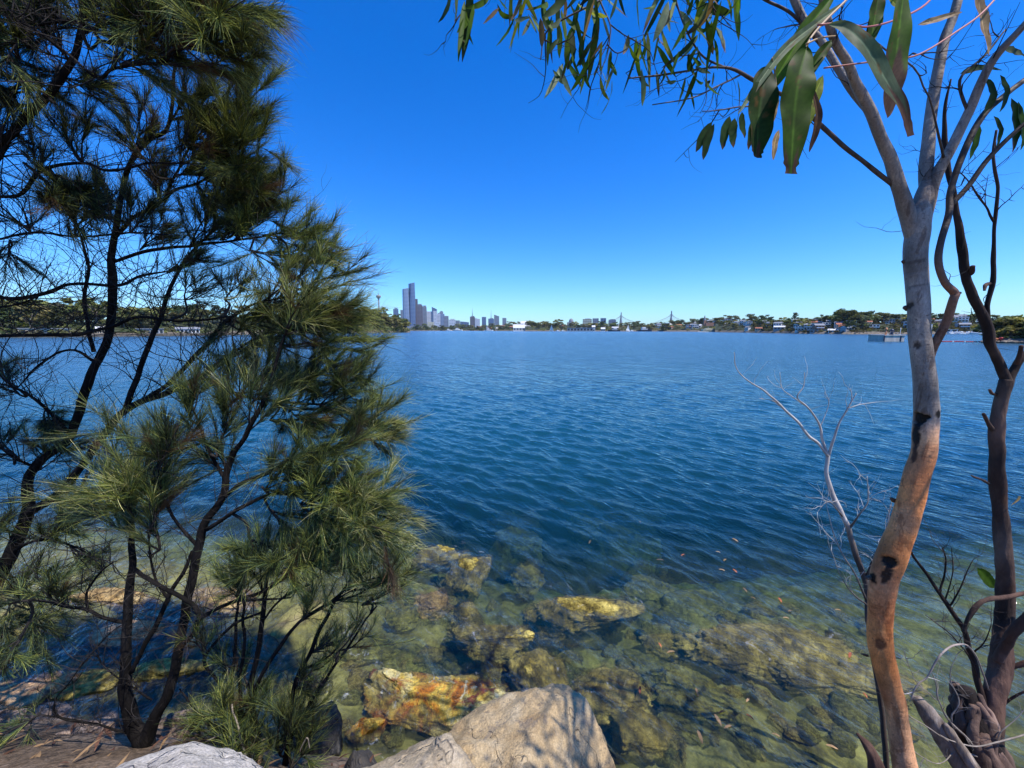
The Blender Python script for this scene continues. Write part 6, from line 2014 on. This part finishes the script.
g = Geo(); tube(g, [(0, 0, 8), (0, 0, 17)], [2.6, .2], 4, 2); g.build('steeple', M['grey_roof'], smooth=False).parent = root
g = Geo(); g.box((8, 0, 1), (14, 7, 6)); g.build('nave', M['brick_wall'], smooth=False).parent = root

# cable-stayed bridge
root = empty('cable_stayed_bridge', spot(645, 2350, 0), 'cable-stayed bridge with two tall pylons behind the trees', 'bridge')
Yb = 2350
base = spot(645, Yb, 0)
g = Geo(); g.box((0, 0, 28), (wpx(150, Yb), 30, 4)); g.build('deck', M['concrete'], smooth=False).parent = root
for px, yt in ((620.6, 313), (670.6, 311.5)):
    X_ = wpx(px - 645, Yb)
    hh = zpx(yt, Yb)
    g = Geo()
    for s in (-1, 1):
        tube(g, [(X_, s * 22, 0), (X_, s * 20, 30), (X_, s * 3, hh * .72), (X_, s * 2, hh)], [4.5, 4.2, 3.4, 2.4], 6, 2)
    g.box((X_, 0, hh + 2), (4, 6, 4))
    g.build('pylon', M['steel'], smooth=False).parent = root
    g = Geo()
    for k in range(1, 12):
        for s in (-1, 1):
            tube(g, [(X_, 0, hh * (1 - .02 * k)), (X_ + s * k * 13, 0, 30)], [.42, .42], 4, 1)
    g.build('stay_cables', M['steel']).parent = root


# ------------------------------------------------------------------ boats, mooring block, boom
def hull(g, L, B, Hh, z=0.0):
    n = 12
    V = []
    for k in range(n + 1):
        t = k / n
        w_ = B / 2 * (1 - max(0, (t - .45) / .55) ** 2.2) * (0.8 + .2 * min(1, t * 5))
        sheer = Hh * (1 + .25 * max(0, t - .5))
        for q, zz in ((w_ * .55, -.3), (w_, Hh * .5), (w_ * 1.03, sheer), (-w_ * 1.03, sheer), (-w_, Hh * .5), (-w_ * .55, -.3)):
            V.append([t * L - L / 2, q, zz + z])
    Q = []
    for k in range(n):
        for j in range(6):
            Q.append([k * 6 + j, k * 6 + (j + 1) % 6, (k + 1) * 6 + (j + 1) % 6, (k + 1) * 6 + j])
    Q += [[0, 5, 4, 1], [1, 4, 3, 2]]
    g.add(V, Q)


def motorboat(px, Y, L, label, hullmat='white_paint', rz=0.0, group=None, name='motorboat', cat='boat'):
    root = empty(name, spot(px, Y, 0.02), label, cat, group)
    root.rotation_euler = (0, 0, rz)
    s = L / 9
    g = Geo(); hull(g, L, L * .3, 1.0 * s); g.build('hull', M[hullmat], smooth=False).parent = root
    g = Geo(); g.box((-L * .05, 0, 1.45 * s), (L * .42, L * .2, 1.0 * s)); g.box((-L * .1, 0, 2.3 * s), (L * .26, L * .18, .7 * s)); g.build('cabin', M['white_paint'], smooth=False).parent = root
    g = Geo(); g.box((-L * .05, 0, 1.6 * s), (L * .40, L * .206, .4 * s)); g.build('window', M['dark_glass'], smooth=False).parent = root
    return root


def sailboat(px, Y, L, label, sail=True, rz=0.3, group=None):
    root = empty('sailboat', spot(px, Y, 0.02), label, 'sailboat', group)
    root.rotation_euler = (0, 0, rz)
    g = Geo(); hull(g, L, L * .27, L * .10); g.build('hull', M['white_paint'], smooth=False).parent = root
    g = Geo(); tube(g, [(L * .08, 0, 0), (L * .08, 0, L * 1.35)], [L * .012, L * .008], 6, 2); tube(g, [(L * .08, 0, L * .22), (-L * .38, 0, L * .22)], [L * .008] * 2, 6, 2); g.build('mast', M['white_paint']).parent = root
    if sail:
        for nm, a, b, c in (('mainsail', (L * .06, 0, L * 1.32), (L * .06, 0, L * .25), (-L * .37, L * .02, L * .25)), ('jib', (L * .10, 0, L * 1.15), (L * .47, 0, L * .16), (L * .10, L * .03, L * .2))):
            g = Geo()
            V, T_ = [], []
            n = 8
            a, b, c = map(np.array, (a, b, c))
            for side in (0, 1):
                o0 = len(V)
                for i in range(n + 1):
                    for j in range(n + 1 - i):
                        u, w_ = i / n, j / n
                        q = a * (1 - u - w_) + b * u + c * w_
                        V.append(q + np.array([0, L * .05 * 27 * u * w_ * (1 - u - w_) + .02 * side, 0]))
                idx_ = lambda i, j: o0 + i * (n + 1) - i * (i - 1) // 2 + j
                for i in range(n):
                    for j in range(n - i):
                        T_.append([idx_(i, j), idx_(i + 1, j), idx_(i, j + 1)])
                        if j < n - i - 1:
                            T_.append([idx_(i + 1, j), idx_(i + 1, j + 1), idx_(i, j + 1)])
            g.add(V, tris=T_)
            g.build(nm, M['white_paint']).parent = root
    else:
        g = Geo(); g.box((-L * .08, 0, L * .13), (L * .4, L * .16, L * .07)); g.build('cabin', M['white_paint'], smooth=False).parent = root
    return root


sailboat(627.8, 700, 9.5, 'white sailboat with raised sails alone on the water below the bridge')
sailboat(551.3, 880, 11, 'white sailboat with raised sails near the shore left of the long wharf shed', rz=-.4)
sailboat(658, 850, 12, 'moored yacht with bare mast left of the ferry', False)
sailboat(666, 860, 13, 'second moored yacht with bare mast, between the other yacht and the ferry', False, 1.0)
motorboat(614, 860, 26, 'large white motor cruiser with dark hull right of the pointed pavilion', 'dark_hull', 3.1)
motorboat(645, 840, 30, 'long white cruiser with dark stripe between the sailboat and the moored yachts', 'dark_hull', .05)
motorboat(738, 610, 9, 'small white motorboat near the right shore, right of the ferry', rz=.2)
motorboat(751, 470, 5.5, 'small white runabout moored off the right shore, left of two', rz=.8)
motorboat(760, 440, 6, 'small white runabout moored off the right shore, right of two', rz=-.3)
motorboat(458, 1380, 34, 'white motor vessel moored below the bright white boxy building', rz=0.0)
motorboat(489, 1150, 26, 'low white boat moving off the city shore', rz=.0)
motorboat(449, 1420, 24, 'smaller white vessel moored left of the white motor vessel', rz=.1)
# ferry
root = empty('ferry', spot(709.5, 620, 0.02), 'long white and green ferry with a bow wave under way on the far water', 'ferry')
root.rotation_euler = (0, 0, math.pi)
g = Geo(); hull(g, 32, 8, 1.7); g.build('hull', plain('ferry_green', (0.09, 0.22, 0.16), .5), smooth=False).parent = root
g = Geo(); g.box((-1, 0, 2.9), (25, 7, 2.3)); g.box((1, 0, 4.6), (12, 5.5, 1.6)); g.build('cabin', plain('ferry_cream', (0.62, 0.60, 0.45), .5), smooth=False).parent = root
g = Geo(); g.box((-1, 0, 3.0), (24, 7.1, .9)); g.build('window', M['dark_glass'], smooth=False).parent = root
g = Geo(); tube(g, [(2, 0, 5), (2, 0, 7.4)], [.6, .5], 8, 2); g.build('funnel', M['steel']).parent = root
g = Geo()
v, f = ico(3)
for k in range(26):
    s = fr_.uniform(.5, 1.3)
    g.add(v * np.array([2.2, 1.2, .35]) * s + np.array([fr_.uniform(699, 728), 0, 0])[:1].repeat(3) * 0 + spot(fr_.uniform(698.5, 727), 612 + fr_.uniform(-3, 3), .1), tris=f)
tag(g.build('foam', M['white_paint']), 'white wash along the waterline of the ferry', 'foam', kind='stuff')

for k, (px, Y_) in enumerate([(944, 285), (952, 284), (957, 288), (962, 283), (969, 286), (976, 284), (981, 288)]):
    motorboat(px, Y_, fr_.uniform(6, 8.5), 'white boat in the row moored at the right shore behind the dead tree limbs', rz=fr_.uniform(-.5, .5), group='boats moored behind the dead tree limbs')
for k, (px, Y_) in enumerate([(541, 1010), (545, 1000), (558, 930), (563, 925), (632, 870), (652, 880), (684, 800), (689, 790)]):
    motorboat(px, Y_, 11, 'tiny white boat in the line moored along the middle shore', rz=fr_.uniform(-.6, .6), group='boats along the middle shore')

# concrete mooring block
Ym = 106
p = spot(887, Ym, 0)
root = empty('mooring_block', p, 'square concrete mooring block standing in the water left of the gum trunk', 'mooring block')
root.rotation_euler = (0, 0, .02)
g = Geo(); g.box((0, 0, .4), (5.4, 4.6, 2.3)); g.build('base', M['concrete'], smooth=False).parent = root
g = Geo(); g.box((0, 0, 1.63), (5.7, 4.9, .18)); g.build('coping', M['concrete'], smooth=False).parent = root
for dx in (-2.74, 1.7):
    g = Geo(); g.box((dx, -2.34, .5), (.28, .12, 2.0)); g.build('fender', M['dark_hull'], smooth=False).parent = root
g = Geo(); tube(g, [(2.1, -1.6, 1.7), (2.1, -1.6, 3.6)], [.07, .06], 8, 2); g.build('post', M['white_paint']).parent = root
g = Geo(); tube(g, [(.35, -1, 1.7), (.35, -1, 2.4), (.4, -1, 2.9), (.4, -1, 3.2)], [.45, .32, .5, .3], 12, 3); g.build('bollard', M['dark_hull']).parent = root
g = Geo(); tube(g, [(-1.7, -1.5, 1.7), (-1.7, -1.5, 3.0)], [.22, .18], 10, 2); tube(g, [(-1.7, -1.5, 3.0), (-1.7, -1.5, 3.5)], [.32, .26], 10, 2)
g.build('beacon', plain('beacon_orange', (0.62, 0.26, 0.12), .5)).parent = root
# person-free: a small rail
g = Geo()
for a, b in (((-.9, -1.9, 1.7), (-.9, -1.9, 2.6)), ((1.3, -1.9, 1.7), (1.3, -1.9, 2.4)), ((-.9, -1.9, 2.55), (1.3, -1.9, 2.35))):
    tube(g, [a, b], [.04, .04], 6, 1)
g.build('rail', M['steel']).parent = root

# red float line
root = empty('float_line', spot(960, 103, 0), 'line of red floats strung across the water behind the gum trunk', 'float line')
o0 = np.array(root.location)
g = Geo()
pts = []
for k in range(46):
    px = 925 + k * 1.75
    Y_ = 102 - 6 * (k / 45) + .5 * math.sin(k * .4)
    pts.append(spot(px, Y_, .10) - o0)
    o = Geo()
    tube(o, [pts[-1] - np.array([.16, 0, 0]), pts[-1] + np.array([.16, 0, 0])], [.13, .13], 8, 2)
    o.build('float', M['white_paint'] if k % 7 == 3 else (M.get('float_red') or M.setdefault('float_red', plain('float_red', (0.55, 0.05, 0.05), .5)))).parent = root
tube(g, pts, [.03] * len(pts), 5, 1)
g.build('rope', M['float_red']).parent = root
for k, (px, dz, mt) in enumerate([(994, .2, 'float_red'), (998, .25, 'kayak_orange'), (1002, .25, 'float_red')]):
    if mt == 'kayak_orange':
        M[mt] = plain(mt, (0.62, 0.22, 0.10), .5)
    g = Geo(); hull(g, 3.0, .62, .28)
    o = g.build('kayak', M[mt])
    pz = spot(px, 91 + k * .4, .75)
    o.location = pz
    o.rotation_euler = (0, .1 * k, .15 + .3 * k)
    tag(o, ['red kayak drawn up on the right point, leftmost of three', 'orange kayak drawn up on the right point between two red ones', 'red kayak drawn up on the right point, rightmost of three'][k], 'kayak')
g = Geo()
v, f = ico(4)
for k in range(14):
    s = fr_.uniform(.35, .9)
    q = v * (1 + .3 * fbm(v * 1.7 + k * 3, k, 3))[:, None] * np.array([1.3, 1, .7]) * s
    g.add(q + spot(985 + k * 5.5 + fr_.uniform(-1, 1), 92.5 - k * .7, .25), tris=f)
tag(g.build('shore_rocks', M['shore_rock']), 'tumbled boulders along the foot of the right point', 'rocks', kind='stuff')

# thin sea air that fades the city
g = Geo()
g.box((0, 0, 142), (9000, 9000, 320))
m, nt, out = new_mat('haze')
pv = nt.nodes.new('ShaderNodeVolumePrincipled')
pv.inputs['Color'].default_value = (.80, .90, 1.0, 1)
pv.inputs['Density'].default_value = .00004
pv.inputs['Anisotropy'].default_value = 0.0
nt.links.new(pv.outputs[0], out.inputs['Volume'])
tag(g.build('haze', m, smooth=False), 'thin bluish sea haze over the harbour', kind='stuff')

# ------------------------------------------------------------------ light, sky, camera
EL, AZ = R(63), R(120)        # azimuth clockwise from the view direction (+Y)
S_ = Vector((math.sin(AZ) * math.cos(EL), math.cos(AZ) * math.cos(EL), math.sin(EL)))
ld = bpy.data.lights.new('sun', 'SUN')
ld.energy = 4.6
ld.angle = R(0.53)
ld.color = (1.0, 0.955, 0.89)
lo = bpy.data.objects.new('sun', ld)
lo.rotation_euler = S_.to_track_quat('Z', 'Y').to_euler()
lo.location = (10, -5, 20)
COL.objects.link(lo)

wd = bpy.data.worlds.new('World')
sc.world = wd
wd.use_nodes = True
nt = wd.node_tree
bg = nt.nodes['Background']
sky = nt.nodes.new('ShaderNodeTexSky')
sky.sky_type = 'NISHITA'
sky.sun_disc = False
sky.sun_elevation = EL
sky.sun_rotation = AZ
sky.air_density = 1.0
sky.dust_density = 0.3
sky.ozone_density = 4.0
sky.altitude = 0
hs = nt.nodes.new('ShaderNodeHueSaturation')
hs.inputs['Saturation'].default_value = 1.42
hs.inputs['Value'].default_value = 1.0
nt.links.new(sky.outputs[0], hs.inputs['Color'])
tn = nt.nodes.new('ShaderNodeMix')
tn.data_type = 'RGBA'
tn.blend_type = 'MULTIPLY'
tn.inputs[0].default_value = 1.0
tn.inputs[7].default_value = (0.64, 0.99, 1.44, 1)
nt.links.new(hs.outputs[0], tn.inputs[6])
nt.links.new(tn.outputs[2], bg.inputs['Color'])
bg.inputs['Strength'].default_value = 0.124

cd = bpy.data.cameras.new('camera')
cd.sensor_fit = 'HORIZONTAL'
cd.sensor_width = 36
cd.lens = 36 * F / 1024
cd.clip_start = 0.02
cd.clip_end = 20000
cam = bpy.data.objects.new('camera', cd)
cam.location = (0, 0, H)
cam.rotation_euler = (math.pi / 2 - PITCH, 0, 0)
COL.objects.link(cam)
sc.camera = cam

vs = sc.view_settings
vs.view_transform = 'Standard'
vs.look = 'None'
vs.exposure = 0.42
vs.gamma = 1.0
vs.use_curve_mapping = False
cy = sc.cycles
cy.max_bounces = 8
cy.diffuse_bounces = 3
cy.glossy_bounces = 3
cy.transmission_bounces = 4
cy.transparent_max_bounces = 10
cy.volume_bounces = 0
cy.caustics_reflective = False
cy.caustics_refractive = False
cy.sample_clamp_indirect = 6
cy.use_denoising = True
cy.denoiser = 'OPENIMAGEDENOISE'
